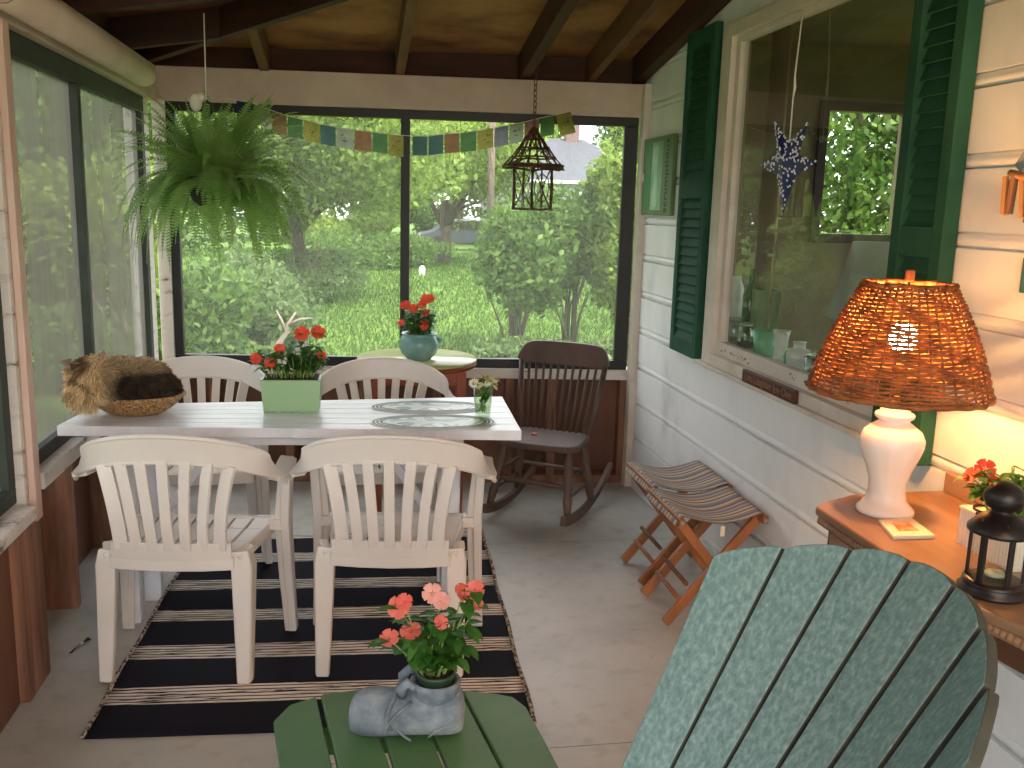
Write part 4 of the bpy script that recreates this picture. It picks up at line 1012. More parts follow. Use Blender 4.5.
# ================================================================== HANGING FERN
FC = Vector((-.545, 4.0, 1.60))
fn = thing('hanging_fern', 'big boston fern hanging at the back left corner', 'hanging plant', FC)
m = MB(); m.lathe([(.07, -.11), (.095, -.09), (.125, 0), (.13, .005), (.12, .005), (.1, -.05), (.09, -.03), (.001, -.03)], 24, caps=False); m.build('pot', mat('fern_pot', [(40, 46, 34)], .7), fn)
m = MB()
for i in range(3):
    a = 2*PI*i/3+.4; m.tube([(.125*math.cos(a), .125*math.sin(a), 0), (-.03, 0, .235)], .0016, 5)
m.build('hanger_wire', MT['cord'], fn)
rs = random.Random(3); L_ = []
def frond(az, el0, Lf, w0, droop):
    n = int(20+Lf*34); p = Vector((math.cos(az)*.05, math.sin(az)*.05, .0)); d = Vector((math.cos(az)*math.cos(el0), math.sin(az)*math.cos(el0), math.sin(el0))); st_ = Lf/n
    side = Vector((-math.sin(az), math.cos(az), 0)); roll = rs.gauss(0, .35)
    path = [p.copy()]
    tw = rs.gauss(0, .5)
    for i in range(n):
        u = i/n; d = (d+Vector((0, 0, -1))*st_*droop*(.5+u)*2.1+side*st_*tw).normalized(); p = p+d*st_; path.append(p.copy())
        if u < .10: continue
        s2 = (side-d*side.dot(d)).normalized(); nrm = s2.cross(d); s3 = (s2*math.cos(roll)+nrm*math.sin(roll)).normalized()
        wl = w0*(math.sin(PI*min(1, (u-.08)*1.05+.16))**.55)*(1-.55*u)
        for sg in (-1, 1):
            dd = (s3*sg+d*.28+nrm*-.12+Vector((0, 0, -.10))).normalized(); b_ = p; t_ = p+dd*wl; wd_ = d*st_*.34
            L_.append([b_-wd_*.8, b_+dd*wl*.5-wd_*.9, t_, b_+dd*wl*.5+wd_*.9, b_+wd_*.8][0:5])
    return path
stm = MB()
for i in range(260):
    az = rs.random()*2*PI; q = rs.random()
    if q < .45: el0 = rs.uniform(.55, 1.4); Lf = rs.uniform(.26, .46); dr_ = rs.uniform(.8, 2.2)
    else: el0 = rs.uniform(-.3, .7); Lf = rs.uniform(.30, .52); dr_ = rs.uniform(1.4, 4.0)
    pth = frond(az, el0, Lf, rs.uniform(.034, .052), dr_)
    stm.tube(pth[::4], .0012, 4, caps=False)
lo_ = stm.build('frond_stems', MT['stem'], fn)
V = np.array([[tuple(p) for p in q] for q in L_]); np_mesh('fronds', V, 5, MT['fern'], fn)
hk = thing('plant_hook', 'white cord and dark pulley hook holding up the hanging fern', 'hook', (FC.x-.03, FC.y, FC.z+.235))
m = MB(); top_z = zr(FC.x-.03, FC.y)-hk.location.z; m.tube([(0, 0, .07), (.002, 0, top_z)], .0028, 6); m.build('cord', MT['cord'], hk)
m = MB(); m.tube([(.0, 0, .07), (.018, 0, .055), (.02, 0, .025), (0, 0, .0), (-.018, 0, .012)], .005, 8); m.build('hook', MT['blackmetal'], hk)
m = MB(); m.sphere((-.04, 0, .06), .025, 10, 8, (1, .4, 1.4)); m.sphere((-.02, 0, .085), .016, 8, 6); lab(m.build('pulley', MT['pale'], hk), 'white plastic pulley')

# ================================================================== BIRDCAGE LANTERN
cg = at_y(534, 137, 4.62); cgx = cg.x
cl = thing('twig_lantern', 'rusty birdcage lantern hanging by a chain before the back screen', 'hanging lantern', (cgx, 4.62, 1.508))
m = MB(); hh = .218; hw2 = .108; rs = random.Random(5)
def jit(p, a=.003): return Vector(p)+Vector((rs.gauss(0, a), rs.gauss(0, a), rs.gauss(0, a)))
ang = [2*PI*i/6+.3 for i in range(6)]; cor = [(hw2*math.cos(a), hw2*math.sin(a)) for a in ang]
for z_ in (0.006, hh):
    for i in range(6): a, b = cor[i], cor[(i+1) % 6]; m.tube([jit((*a, z_)), jit(((a[0]+b[0])/2, (a[1]+b[1])/2, z_)), jit((*b, z_))], .005, 6)
for i in range(6):
    a, b = cor[i], cor[(i+1) % 6]; m.tube([(*a, 0), jit((*a, .1)), (*a, hh)], .0045, 6)
    L3 = lambda f, z_: jit((lerp(a[0], b[0], f), lerp(a[1], b[1], f), z_))
    m.tube([L3(.5, 0), L3(.5, .1), L3(.5, hh)], .0028, 5)
    m.tube([L3(.05, .01), L3(.35, .07), L3(.65, .14), L3(.95, .21)], .0022, 5); m.tube([L3(.95, .01), L3(.6, .07), L3(.35, .14), L3(.05, .21)], .0022, 5)
    m.tube([L3(.5+.4*math.cos(q/8*2*PI), .11+.07*math.sin(q/8*2*PI)) for q in range(9)], .002, 5)
m.build('cage', MT['rust'], cl)
m = MB(); rfz = [(.15, .205), (.146, .218), (.11, .255), (.075, .30), (.045, .345), (.022, .375), (.012, .39)]
for j, (r_, z_) in enumerate(rfz): m.tube([jit((r_*math.cos(2*PI*i/18), r_*math.sin(2*PI*i/18), z_), .0025) for i in range(19)], .0045 if j > 1 else .006, 6)
for i in range(16):
    a = 2*PI*i/16; m.tube([jit((r_*math.cos(a), r_*math.sin(a), z_), .002) for r_, z_ in rfz], .0035, 5)
for i in range(60):
    q = rs.randrange(0, 5); a = rs.random()*6.28; r_, z_ = rfz[q]; r2, z2 = rfz[q+1]; a2 = a+rs.uniform(-.6, .6)
    m.tube([(r_*math.cos(a), r_*math.sin(a), z_), (r2*math.cos(a2), r2*math.sin(a2), z2)], .003, 4)
m.sphere((0, 0, .392), .014, 8, 6); m.build('roof', MT['rust'], cl)
m = MB(); zc = .405; topz = 2.165+.165*(5-4.62)-1.508-.0; k = 0
while zc < topz:
    R_ = Matrix.Rotation(k*PI/2+.5, 3, 'Z'); m.tube([R_ @ Vector((.009*math.cos(q/10*2*PI), 0, .016*math.sin(q/10*2*PI)))+Vector((0, 0, zc)) for q in range(11)], .0022, 5); zc += .026; k += 1
m.build('chain', MT['rust'], cl)

# ================================================================== PRAYER FLAGS
fcol = {'b': (40, 54, 96), 'w': (146, 152, 132), 'o': (132, 100, 72), 'g': (84, 118, 74), 'y': (148, 142, 72), 't': (74, 98, 94), 'v': (122, 120, 128), 'r': (154, 108, 104)}
fm = {k: mat('flag_'+n, [tuple(int(q*.86) for q in c), c], .8, 30, trans=.45) for (k, c), n in zip(fcol.items(), ('blue', 'white', 'orange', 'green', 'yellow', 'teal', 'grey', 'red'))}
nam = {'b': 'blue', 'w': 'white', 'o': 'orange', 'g': 'green', 'y': 'yellow', 't': 'teal', 'v': 'grey', 'r': 'red'}
fd = -.035
fx = [(236, 100), (253, 103), (271, 110), (287, 116), (303, 119.5), (320, 124), (336, 127), (354, 130), (372, 132), (388, 134), (404, 135.5)]
fx2 = [(412, 136), (428, 136), (444, 134), (460, 133), (477, 131), (494, 128), (509, 125), (524, 122), (540, 118), (555, 115), (571, 111)]
def P_(x, y, d=fd): u, z_ = at_b(x, y, d); return bw(u, z_, d)
pf = thing('prayer_flags', 'string of small faded prayer flags across the top of the back screen', 'flags', P_(405, 135))
fo_ = -P_(405, 135); m = MB()
m.tube([P_(225, 98)+fo_]+[P_(x, y)+fo_ for x, y in fx+fx2]+[P_(590, 104)+fo_], .0016, 5); m.build('string', MT['cord'], pf)
inkm = mat('flag_ink', [(70, 70, 64)], .8)
for pts, cs in ((fx, 'bwogyttogy'.replace('tt', 'tw')), (fx2, 'ttogyvwrgy')):
    for i, ck in enumerate(cs):
        a = P_(*pts[i]); b = P_(*pts[i+1]); hgt = .098 if i < len(cs)-1 else .108
        tl = .0 if not (pts is fx2 and i == 9) else .03
        NXf, NYf = 4, 5; vs = []
        for yy in range(NYf+1):
            for xx in range(NXf+1):
                f, g_ = xx/NXf, yy/NYf; p = a.lerp(b, .03+.94*f); p = p+Vector((tl*g_*1.0, -.006*math.sin(f*5+i)*g_-.004*g_, -hgt*g_+tl*(f-.5)*.0)); vs.append(p+fo_)
        mb = MB(); mb.add(vs, [(y_*(NXf+1)+x_, y_*(NXf+1)+x_+1, (y_+1)*(NXf+1)+x_+1, (y_+1)*(NXf+1)+x_) for y_ in range(NYf) for x_ in range(NXf)], True)
        fl_ = mb.build('flag', fm[ck], pf); fl_['label'] = 'faded %s flag' % nam[ck]
        if ck in 'ywr':
            mb = MB(); mid = a.lerp(b, .5)+fo_+Vector((tl*.5, -.012, -hgt*.5)); ax = (b-a).normalized()
            for q in range(7):
                xx, zz, ll = rs.uniform(-.022, .018), rs.uniform(-.024, .024), rs.uniform(.006, .014)
                mb.add([mid+ax*xx+Vector((0, 0, zz)), mid+ax*(xx+ll)+Vector((0, 0, zz)), mid+ax*(xx+ll)+Vector((0, 0, zz+.004)), mid+ax*xx+Vector((0, 0, zz+.004))], [(0, 1, 2, 3)])
            mb.build('printed_mark', inkm, fl_)

# ================================================================== ROLLED BLIND along the left header
rb = thing('rolled_blind', 'white rolled-up shade hung along the left header beam', 'blind', (LX+.085, 2.8, 2.055))
m = MB(); m.lathe([(.001, -.006), (.045, -.006), (.054, 0), (.054, 1.70), (.05, 1.735), (.035, 1.752), (.001, 1.755)], 32, mtx=Matrix.Rotation(-PI/2, 4, 'X')); m.build('roll', MT['beam'], rb)
m = MB()
sp = [(.006+.0375*i/60)*1.0 for i in range(61)]
m.tube([(sp[i]*math.cos(i*.42), -.0065, sp[i]*math.sin(i*.42)) for i in range(61)], .0017, 5); lab(m.build('spiral_end', MT['brownstud'], rb), 'brown spiral at the roll end')
m = MB()
for y in (.35, 1.35): m.box((-.075, y, -.02), (-.045, y+.03, .075))
m.build('bracket', MT['beam'], rb)

# ================================================================== SHUTTERS
def shutter(label, y0, y1, z0, z1, zm, xf, th):
    t = thing('shutter', label, 'shutter', (xf, (y0+y1)/2, z0), 0, 'green louvred shutters beside the window'); yc = (y0+y1)/2; Wd = y1-y0; Hh = z1-z0; S_ = MT['shutter']; st_ = .045
    for s_ in (-1, 1): m = MB(); m.box((0, s_*Wd/2-(st_ if s_ > 0 else 0), 0), (th, s_*Wd/2+(0 if s_ > 0 else st_), Hh)); m.build('stile', S_, t, .003)
    for za, zb in ((0, .07), (zm-z0-.04, zm-z0+.04), (Hh-.07, Hh)): m = MB(); m.box((.001, -Wd/2+st_, za), (th-.001, Wd/2-st_, zb)); m.build('rail', S_, t, .002)
    for a, b in ((.07, zm-z0-.04), (zm-z0+.04, Hh-.07)):
        n_ = int((b-a)/.042); m = MB()
        for i in range(n_):
            z_ = a+(i+.5)*(b-a)/n_; y_ = Wd/2-st_
            m.sweep([(th*.5, -y_, z_), (th*.5, y_, z_)], (.34, 0, .94), .046, .006)
        m.build('louvres', S_, t)
    m = MB(); m.box((th*.92, -Wd/2+st_, .07), (th*.97, Wd/2-st_, Hh-.07)); m.build('back_board', S_, t)
    return t
shutter('narrow green louvred shutter on the far side of the window', 3.865, 4.205, .875, 2.305, 1.62, WX-.034, .033)
shutter('tall green louvred shutter behind the lamp', 2.17, 2.405, .87, 2.33, 1.46, WX-.048, .044)

# ================================================================== WALL PICTURE "scrumptious"
pc = thing('wall_picture', 'green framed picture with sideways lettering on the white wall beside the corner', 'picture', (WX-.001, 4.58, 1.69))
fg = mat('picture_green_frame', [(86, 112, 66), (100, 126, 80)], .5, 6); ig = mat('picture_pale_green', [(112, 168, 116), (150, 194, 150)], .6, 8); ig2 = mat('picture_dark_green', [(68, 122, 62)], .6); pg = mat('picture_pear', [(150, 190, 144), (176, 208, 170)], .6, 12)
m = MB(); m.box((-.022, -.24, -.19), (0, .22, .195)); m.cur = 0
m.add([(-.021, .22, -.10), (-.021, .255, -.03), (-.021, .255, .03), (-.021, .22, .10), (-.002, .22, -.10), (-.002, .255, -.03), (-.002, .255, .03), (-.002, .22, .10)], [(0, 1, 2, 3), (7, 6, 5, 4), (0, 4, 5, 1), (1, 5, 6, 2), (2, 6, 7, 3)])
m.build('frame', fg, pc, .003)
m = MB(); m.box((-.0235, .08, -.165), (-.022, .20, .17)); m.build('green_panel', ig2, pc)
m = MB(); m.box((-.0235, -.09, -.165), (-.022, .075, .17)); m.build('pale_panel', ig, pc)
m = MB(); prof = [(-.15, .02), (-.13, .045), (-.09, .055), (-.05, .04), (0, .022), (.05, .035), (.10, .05), (.14, .04), (.155, .01)]
lft = [(-.0245, .0+w_+.012*math.sin(z_*20), z_) for z_, w_ in prof]; rgt = [(-.0245, .0-w_*.8+.012*math.sin(z_*20), z_) for z_, w_ in prof[::-1]]
m.add(lft+rgt, [tuple(range(len(lft+rgt)))]); m.build('painted_shape', pg, pc)
m = MB()
for i in range(30): z_ = -.16+.32*i/29; m.box((-.0245, -.055-.02*math.sin(z_*16), z_), (-.0238, -.049-.02*math.sin(z_*16), z_+.006))
m.build('dotted_line', mat('picture_dots', [(140, 150, 70)], .6), pc)
m = MB(); m.sphere((-.0235, .205, -.0), .012, 10, 6, (.2, 1, 2)); m.build('white_mark', MT['pale'], pc)
ink = mat('picture_ink', [(30, 34, 22)], .6)
# text reads upwards; faces -X.  text x -> +Z, text y -> +Y (left when seen from the room)
mt = Matrix(((0, 0, -1, -.0225), (0, 1, 0, -.155), (1, 0, 0, .0), (0, 0, 0, 1)))
txt('lettering', 'scrumptious', .072, mt, ink, pc)

# wooden block with carved words on the window ledge
sg = thing('wood_sign', 'small carved wooden word block resting on the window sill edge', 'sign', (WX-.034, 3.09, .8855))
m = MB(); m.box((-.018, -.215, 0), (0, .22, .048)); m.build('block', mat('dark_redbrown_block', [(70, 34, 26), (98, 54, 40)], .5, 14), sg, .003)
mt = Matrix(((0, 0, -1, -.0184), (-1, 0, 0, 0), (0, 1, 0, .025), (0, 0, 0, 1)))
txt('lettering', 'Live Laughter Joy One', .043, mt, mat('carved_letters', [(150, 112, 76)], .6), sg)

# star hanging in the window
sr = thing('hanging_star', 'blue star with white dots hanging on a cord in front of the window', 'star', (WX-.045, 3.08, 1.685))
m = MB(); pt = []
so_, si_ = .15, .062
tipz = [(0, .055, None)]
outl = [(-.245, .005), (-.09, .035), (-.125, .165), (-.02, .085), (.02, .085), (.145, .145), (.085, .035), (.24, .018), (.08, -.035), (.01, -.155), (-.07, -.035)]
outl = [(-.215, .012), (-.085, .045), (-.13, .16), (-.02, .088), (.02, .086), (.128, .14), (.075, .035), (.205, .008), (.065, -.035), (-.005, -.165), (-.075, -.03)]
n = len(outl)
vs = [(0, -x, z) for x, z in outl]+[(-.022, -0, .02), (.022, 0, .02)]
m.add(vs, [(i, (i+1) % n, n) for i in range(n)]+[((i+1) % n, i, n+1) for i in range(n)]); sb_ = m.build('star_body', mat('star_blue', [(30, 32, 92), (44, 46, 120)], .4, 10), sr)
m = MB(); rs = random.Random(9)
for i in range(190):
    k = rs.randrange(n); a = Vector(vs[k]); b = Vector(vs[(k+1) % n]); c = Vector(vs[n]); u, v = rs.random(), rs.random()
    if u+v > 1: u, v = 1-u, 1-v
    p = a+(b-a)*u+(c-a)*v; m.sphere(p, .0042, 6, 4)
q = m.build('white_dots', mat('star_white_dots', [(228, 230, 244)], .4), sr); q['kind'] = 'stuff'
m = MB(); m.tube([(0, 0, .085), (0, 0, .23), (.002, -.002, .26), (0, 0, .30), (.012, .004, .515)], [.0025, .0025, .005, .003, .0025], 6); m.build('cord', MT['cord'], sr)

# peg hanger at the right edge
ph = thing('peg_hanger', 'wooden clothes-peg hanger with a grey hook on the wall at the right edge', 'hanger', (WX-.02, 1.90, 1.607))
m = MB(); m.tube([(-.02, .055, .022), (-.03, -.0, .012), (-.03, -.12, .0)], [.008, .009, .009], 8); m.build('rod', MT['peg'], ph)
for i, (y, z_) in enumerate(((.055, .01), (.03, .004), (.0, -.002), (-.04, -.008), (-.08, -.01))):
    m = MB(); m.cbox((-.03, y, z_-.035), (.008, .013, .085), Matrix.Rotation(math.radians((-4, 6, -9, 8, 3)[i]), 4, 'X')); m.cbox((-.022, y+.003, z_-.037), (.006, .013, .08), Matrix.Rotation(math.radians((-7, 3, -5, 8, 3)[i]), 4, 'X')); m.build('peg', MT['peg'] if i % 2 == 0 else MT['brownstud'], ph, .001)
m = MB(); m.sweep([(-.012, .04+.0, .03), (-.012, .02, .055), (-.012, -.02, .075), (-.012, -.07, .082), (-.012, -.12, .08)], (0, 0, 1), .03, .006); m.build('hook_band', MT['greypaint'], ph)
tq = tag(MB().box((WX-.03, 1.60, 1.36), (WX-.002, 1.893, 1.44)).build('wall_plaque', MT['tealpaint'], None, .003), 'edge of a teal plaque under the peg hanger', 'plaque')

# ================================================================== THINGS BEHIND THE WINDOW
IZ = .975
def jar(name, label, cat, px, py_, X, prof, m_, parts=()):
    q = at_x(px, py_, X); o = thing(name, label, cat, (X, q.y, IZ)); mb = MB(); mb.lathe(prof, 24); mb.build('body', m_, o)
    for nm, pr, mm in parts: mb = MB(); mb.lathe(pr, 24); mb.build(nm, mm, o)
    return o
gj = glass('jar_glass', (214, 226, 220), 1.0, .12); tg = glass('teal_glass', (60, 150, 124), .9, .06); cg_ = mat('sage_cup', [(104, 168, 132), (116, 182, 146)], .35, 4)
wm = mat('milk_glass', [(206, 214, 206), (222, 228, 222)], .3, 4); tin = mat('tin_lid', [(170, 174, 170)], .35, metal=.7)
jar('mason_jar', 'clear mason jar with a tin lid, leftmost on the inside window ledge', 'jar', 733, 350, 1.60, [(.032, 0), (.036, .004), (.036, .075), (.028, .09), (.028, .10)], gj, [('lid', [(.03, .095), (.03, .112), (.001, .113)], tin)])
jar('mason_jar', 'clear mason jar with a tin lid beside the sage cup on the ledge', 'jar', 744, 356, 1.60, [(.03, 0), (.034, .004), (.034, .07), (.026, .085), (.026, .094)], gj, [('lid', [(.028, .09), (.028, .104), (.001, .105)], tin)])
jar('milk_bottle', 'frosted white bottle standing behind the mason jars in the window', 'bottle', 733, 330, 1.70, [(.034, 0), (.036, .004), (.036, .22), (.022, .25), (.022, .27), (.001, .27)], wm)
jar('teal_bottle', 'tall teal glass bottle with a red flower in the window', 'bottle', 748, 332, 1.70, [(.030, 0), (.033, .004), (.033, .2), (.014, .25), (.013, .31), (.016, .315)], tg)
jar('grey_green_vase', 'grey-green vase behind the sage cup in the window', 'vase', 763, 338, 1.72, [(.05, 0), (.055, .01), (.06, .23), (.055, .235), (.001, .22)], mat('grey_green_glaze', [(112, 128, 100)], .6))
jar('sage_cup', 'flared sage green cup on the inside window ledge', 'cup', 763, 362, 1.585, [(.032, 0), (.034, .003), (.05, .10), (.047, .10), (.03, .01), (.001, .008)], cg_)
o = jar('white_pitcher', 'slim white pitcher with a handle next to the sage cup', 'pitcher', 779, 366, 1.59, [(.024, 0), (.026, .005), (.022, .04), (.028, .095), (.034, .118), (.031, .118), (.02, .05), (.001, .01)], wm)
m = MB(); m.tube([(0, -.03, .112), (0, -.05, .10), (0, -.052, .07), (0, -.028, .045)], .004, 6); m.build('handle', wm, o)
o = jar('cream_jug', 'squat white jug with green leaf pattern, right end of the window ledge', 'jug', 797, 376, 1.59, [(.036, 0), (.042, .004), (.045, .055), (.038, .068), (.022, .072), (.022, .092), (.026, .096), (.001, .096)], wm)
m = MB(); m.tube([(-.03, .03, .0), (-.036, .036, .035), (-.03, .03, .06)], .006, 6); lab(m.build('leaf_pattern', cg_, o), 'green leaf motif')
jar('glass_dish', 'clear glass dish with a lid beside the jug in the window', 'dish', 817, 384, 1.60, [(.045, 0), (.05, .004), (.05, .06), (.046, .06)], gj, [('lid', [(.052, .06), (.05, .07), (.01, .078), (.01, .088), (.001, .09)], gj)])
o = thing('indoor_lamp', 'pale lampshade on a lamp inside the room behind the window', 'lamp', (2.15, 3.55, 0))
m = MB(); m.lathe([(.19, 1.10), (.11, 1.42)], 36, caps=False); m.build('lamp_shade', mat('pale_lampshade', [(200, 204, 190)], .8, trans=.3), o)
m = MB(); m.lathe([(.09, .75), (.09, .77), (.03, .80), (.06, .9), (.05, 1.0), (.015, 1.08), (.012, 1.3)], 20); m.build('base', MT['interior_dark'], o)
o = thing('indoor_table', 'dark table holding the lamp inside the room', 'table', (2.2, 3.5, 0))
m = MB(); m.box((-.3, -.5, .71), (.3, .5, .75)); m.build('tabletop', MT['interior_dark'], o)
for x in (-.27, .27):
    for y in (-.47, .47): m = MB(); m.box((x-.02, y-.02, 0), (x+.02, y+.02, .71)); m.build('leg', MT['interior_dark'], o)
o = MB(); 
nfold = 14; vs = []
for i in range(nfold*2+1):
    y = 3.76-.16*i/(nfold*2); vs += [(1.70+.012*(i % 2), y, .98), (1.70+.012*(i % 2), y, 2.3)]
o.add(vs, [(2*i, 2*i+2, 2*i+3, 2*i+1) for i in range(nfold*2)], True); q = o.build('curtain', mat('beige_curtain', [(150, 130, 106), (168, 150, 124)], .9, 4)); sd = q.modifiers.new('s', 'SOLIDIFY'); sd.thickness = .003
tag(q, 'beige curtain gathered at the far side of the window', 'curtain')

# ================================================================== CAT AND BASKET
bk_ = thing('wicker_basket', 'low round wicker basket under the cat on the left end of the table', 'basket', (-.775, 3.46, TZ))
m = MB(); RW = 11
for j in range(RW):
    u = j/(RW-1); r_ = lerp(.085, .165, u**.85); z_ = .006+.062*u**1.25
    K = 72; m.tube([Vector(((r_+.002*math.cos(i*PI+j*PI))*math.cos(2*PI*i/K), (r_+.002*math.cos(i*PI+j*PI))*math.sin(2*PI*i/K)*.82, z_)) for i in range(K+1)], .0044 if j < RW-1 else .0065, 6, caps=False)
m.lathe([(.001, .003), (.085, .003), (.085, .008), (.001, .008)], 32, sy=.82)
for i in range(28):
    a = 2*PI*i/28; m.tube([(lerp(.08, .163, u)*math.cos(a), lerp(.08, .163, u)*math.sin(a)*.82, .004+.062*u**1.25) for u in (0, .33, .66, 1)], .003, 5)
m.build('woven_bowl', MT['wick_basket'], bk_)
ct_ = thing('cat', 'long-haired tabby cat lying in the basket on the table, looking out to the left', 'cat', (-.78, 3.43, TZ+.02))
co_ = -ct_.location
mb = MB()
def blob(px, py_, Y, r, sc=(1, 1, 1), rot=0):
    c = at_y(px, py_, Y)+co_; mb.sphere(c, r, 20, 14, sc, Matrix.Rotation(rot, 3, 'Y')); return c
blob(134, 384, 3.44, .095, (1.35, .95, .82)); blob(154, 389, 3.47, .085, (1.05, 1.0, .78), .25); blob(120, 373, 3.42, .072, (1.2, .9, .72)); blob(142, 372, 3.44, .062, (1.5, .9, .7), .15)
blob(104, 386, 3.37, .082, (1, .9, .85)); hc = blob(94, 374, 3.31, .068, (1.02, .92, .88)); blob(86, 389, 3.30, .062, (.95, .85, .9)); blob(101, 396, 3.36, .06, (1, .9, .6))
fdir = Vector((-.70, .70, -.12)).normalized(); blob(82, 377, 3.335, .036, (1.0, 1.0, .8)); blob(160, 397, 3.40, .036, (1.3, .8, .7)); blob(130, 400, 3.36, .036, (1.6, .8, .65)); blob(76, 372, 3.335, .03)
q = mb.build('tmp_cat', MT['fern'])
md = q.modifiers.new('r', 'REMESH'); md.mode = 'VOXEL'; md.voxel_size = .006; ms_ = q.modifiers.new('s', 'SMOOTH'); ms_.factor = .6; ms_.iterations = 8
bpy.context.view_layer.update(); dg = bpy.context.evaluated_depsgraph_get(); me = bpy.data.meshes.new_from_object(q.evaluated_get(dg)); bpy.data.objects.remove(q)
nv_ = len(me.vertices); vv = np.zeros(nv_*3, np.float32); me.vertices.foreach_get('co', vv); vv = vv.reshape(-1, 3)
vn = np.zeros(nv_*3, np.float32); me.vertices.foreach_get('normal', vn); vn = vn.reshape(-1, 3)
def s2l(c): c = np.array(c)/255.0; return np.where(c <= .04045, c/12.92, ((c+.055)/1.055)**2.4)
def fur_col(P, jitter):
    x = P[:, 0]; z = P[:, 2]; y = P[:, 1]; k = len(P)
    tan_ = s2l([238, 206, 160]); dark = s2l([62, 54, 46]); brn = s2l([120, 90, 62]); cream = s2l([244, 232, 208]); gr = s2l([190, 168, 134])
    nse = .5+.5*np.sin(x*95+2.2*np.sin(z*60+y*40)+1.5*np.sin(y*70))
    C = np.tile(tan_, (k, 1))
    wd = np.clip((x-(-.075))/.05, 0, 1)*np.clip((.165-z)/.035, 0, 1)          # dark flank
    top = np.clip((z-.135)/.03, 0, 1)*np.clip((x+.09)/.04, 0, 1)
    C = C*(1-top[:, None])+gr*top[:, None]
    hd = np.clip((-.06-x)/.05, 0, 1)*(nse > .62)*np.clip((z-.05)/.05, 0, 1)*.75
    C = C*(1-hd[:, None])+brn*hd[:, None]
    ht = np.clip((z-.155)/.02, 0, 1)*np.clip((-.08-x)/.04, 0, 1)*.75
    C = C*(1-ht[:, None])+s2l([84, 60, 44])*ht[:, None]
    C = C*(1-wd[:, None])+(dark*(1-.0)+brn*.25*nse[:, None])*wd[:, None]
    ch = np.clip((-.155-x)/.03, 0, 1)*np.clip((.09-z)/.05, 0, 1)
    C = C*(1-ch[:, None])+cream*ch[:, None]
    return np.clip(C*(1+jitter[:, None]), 0, 1)
ca = me.color_attributes.new('Col', 'FLOAT_COLOR', 'POINT'); c4 = np.ones((nv_, 4), np.float32); c4[:, :3] = fur_col(vv, np.zeros(nv_)-.25); ca.data.foreach_set('color', c4.reshape(-1))
me.materials.clear(); me.materials.append(vcol_mat('cat_coat', .9))
for p in me.polygons: p.use_smooth = True
cb = bpy.data.objects.new('body', me); COL.objects.link(cb); cb.parent = ct_
NF = 26000; ids = rng.integers(0, nv_, NF); P0 = vv[ids]+rng.normal(0, .003, (NF, 3)); N0 = vn[ids]
ok = P0[:, 2] > .004; P0, N0 = P0[ok], N0[ok]; NF = len(P0)
flow = np.tile([.55, 0, -.45], (NF, 1)); rf = P0[:, 0] < -.07; flow[rf] = [-.15, -.1, -.75]
top = (P0[:, 2] > .15) & (~rf); flow[top] = [.6, 0, .25]
D = N0*.75+flow+rng.normal(0, .28, (NF, 3)); D /= np.linalg.norm(D, axis=1)[:, None]
Lh = rng.uniform(.010, .022, NF)*(1+.7*(P0[:, 0] < -.09)*(P0[:, 2] < .10)); sd_ = np.cross(D, rng.normal(0, 1, (NF, 3))); sd_ /= np.linalg.norm(sd_, axis=1)[:, None]
mid = P0+D*(Lh*.5)[:, None]; tip = P0+D*Lh[:, None]+np.array([0, 0, -1])*(Lh*.22)[:, None]; wd_ = .0014
V = np.stack([P0-sd_*wd_, P0+sd_*wd_, mid+sd_*wd_*.8, tip, mid-sd_*wd_*.8], 1)
rr_ = np.sqrt((V[:, :, 0]-.005)**2+((V[:, :, 1]-.03)/.82)**2).max(1); keep = ~((V[:, :, 2].min(1) < .052) & (rr_ > .10) & (V[:, :, 0].max(1) > -.10)); V = V[keep]; P0 = P0[keep]; NF = len(P0); V[:, :, 2] = np.maximum(V[:, :, 2], -.012)
fu = np_mesh('fur', V, 5, vcol_mat('cat_fur', .7), ct_, fur_col(P0, rng.normal(.05, .30, NF)).astype(np.float32))
for nm, tipp, b1, b2, Y in (('ear', (58, 361), (70, 359), (71, 371), 3.27), ('ear', (103, 350), (97, 355), (108, 358), 3.36)):
    a, b, c = at_y(*tipp, Y)+co_, at_y(*b1, Y+.02)+co_, at_y(*b2, Y-.0)+co_; a.x = max(a.x, -1.0-ct_.location.x+.005)
    mm = MB(); mid_ = (b+c)/2; dd = Vector((0, .016, 0)); e = mid_.lerp(a, .45)
    mm.add([b, c, a, b+dd, c+dd, a+dd*.1, mid_-dd*.2, e-dd*.05], [(0, 6, 7), (0, 7, 2), (6, 1, 7), (1, 2, 7), (4, 3, 5), (0, 2, 5, 3), (2, 1, 4, 5), (0, 3, 4, 1, 6)], True)
    mm.build(nm, mat('cat_ear', [(120, 96, 78), (172, 146, 122)], .8, 50), ct_)
for dy in (-.028, .028):
    e = hc+fdir*.064+Vector((-fdir.y, fdir.x, 0)).normalized()*dy+Vector((0, 0, .012)); mm = MB(); mm.sphere(e, .009, 10, 8); mm.build('eye', mat('cat_eye', [(120, 130, 40)], .1), ct_)
mm = MB(); mm.sphere(hc+fdir*.085+Vector((0, 0, -.016)), .007, 8, 6, (1, 1, .7)); mm.build('nose', mat('cat_nose', [(150, 90, 80)], .5), ct_)
wk = MB()
for s_ in (-1, 1):
    for k in range(4):
        b_ = hc+fdir*.075+Vector((-fdir.y, fdir.x, 0))*s_*.012+Vector((0, 0, -.02)); e_ = b_+(Vector((-fdir.y, fdir.x, 0))*s_*.05+fdir*.01+Vector((0, 0, -.01+.008*k))); e_.x = max(e_.x, -.21); wk.tube([b_, b_.lerp(e_, .5)+Vector((0, 0, .004)), e_], .0005, 3)
wk.build('whiskers', MT['whiteflower'], ct_)
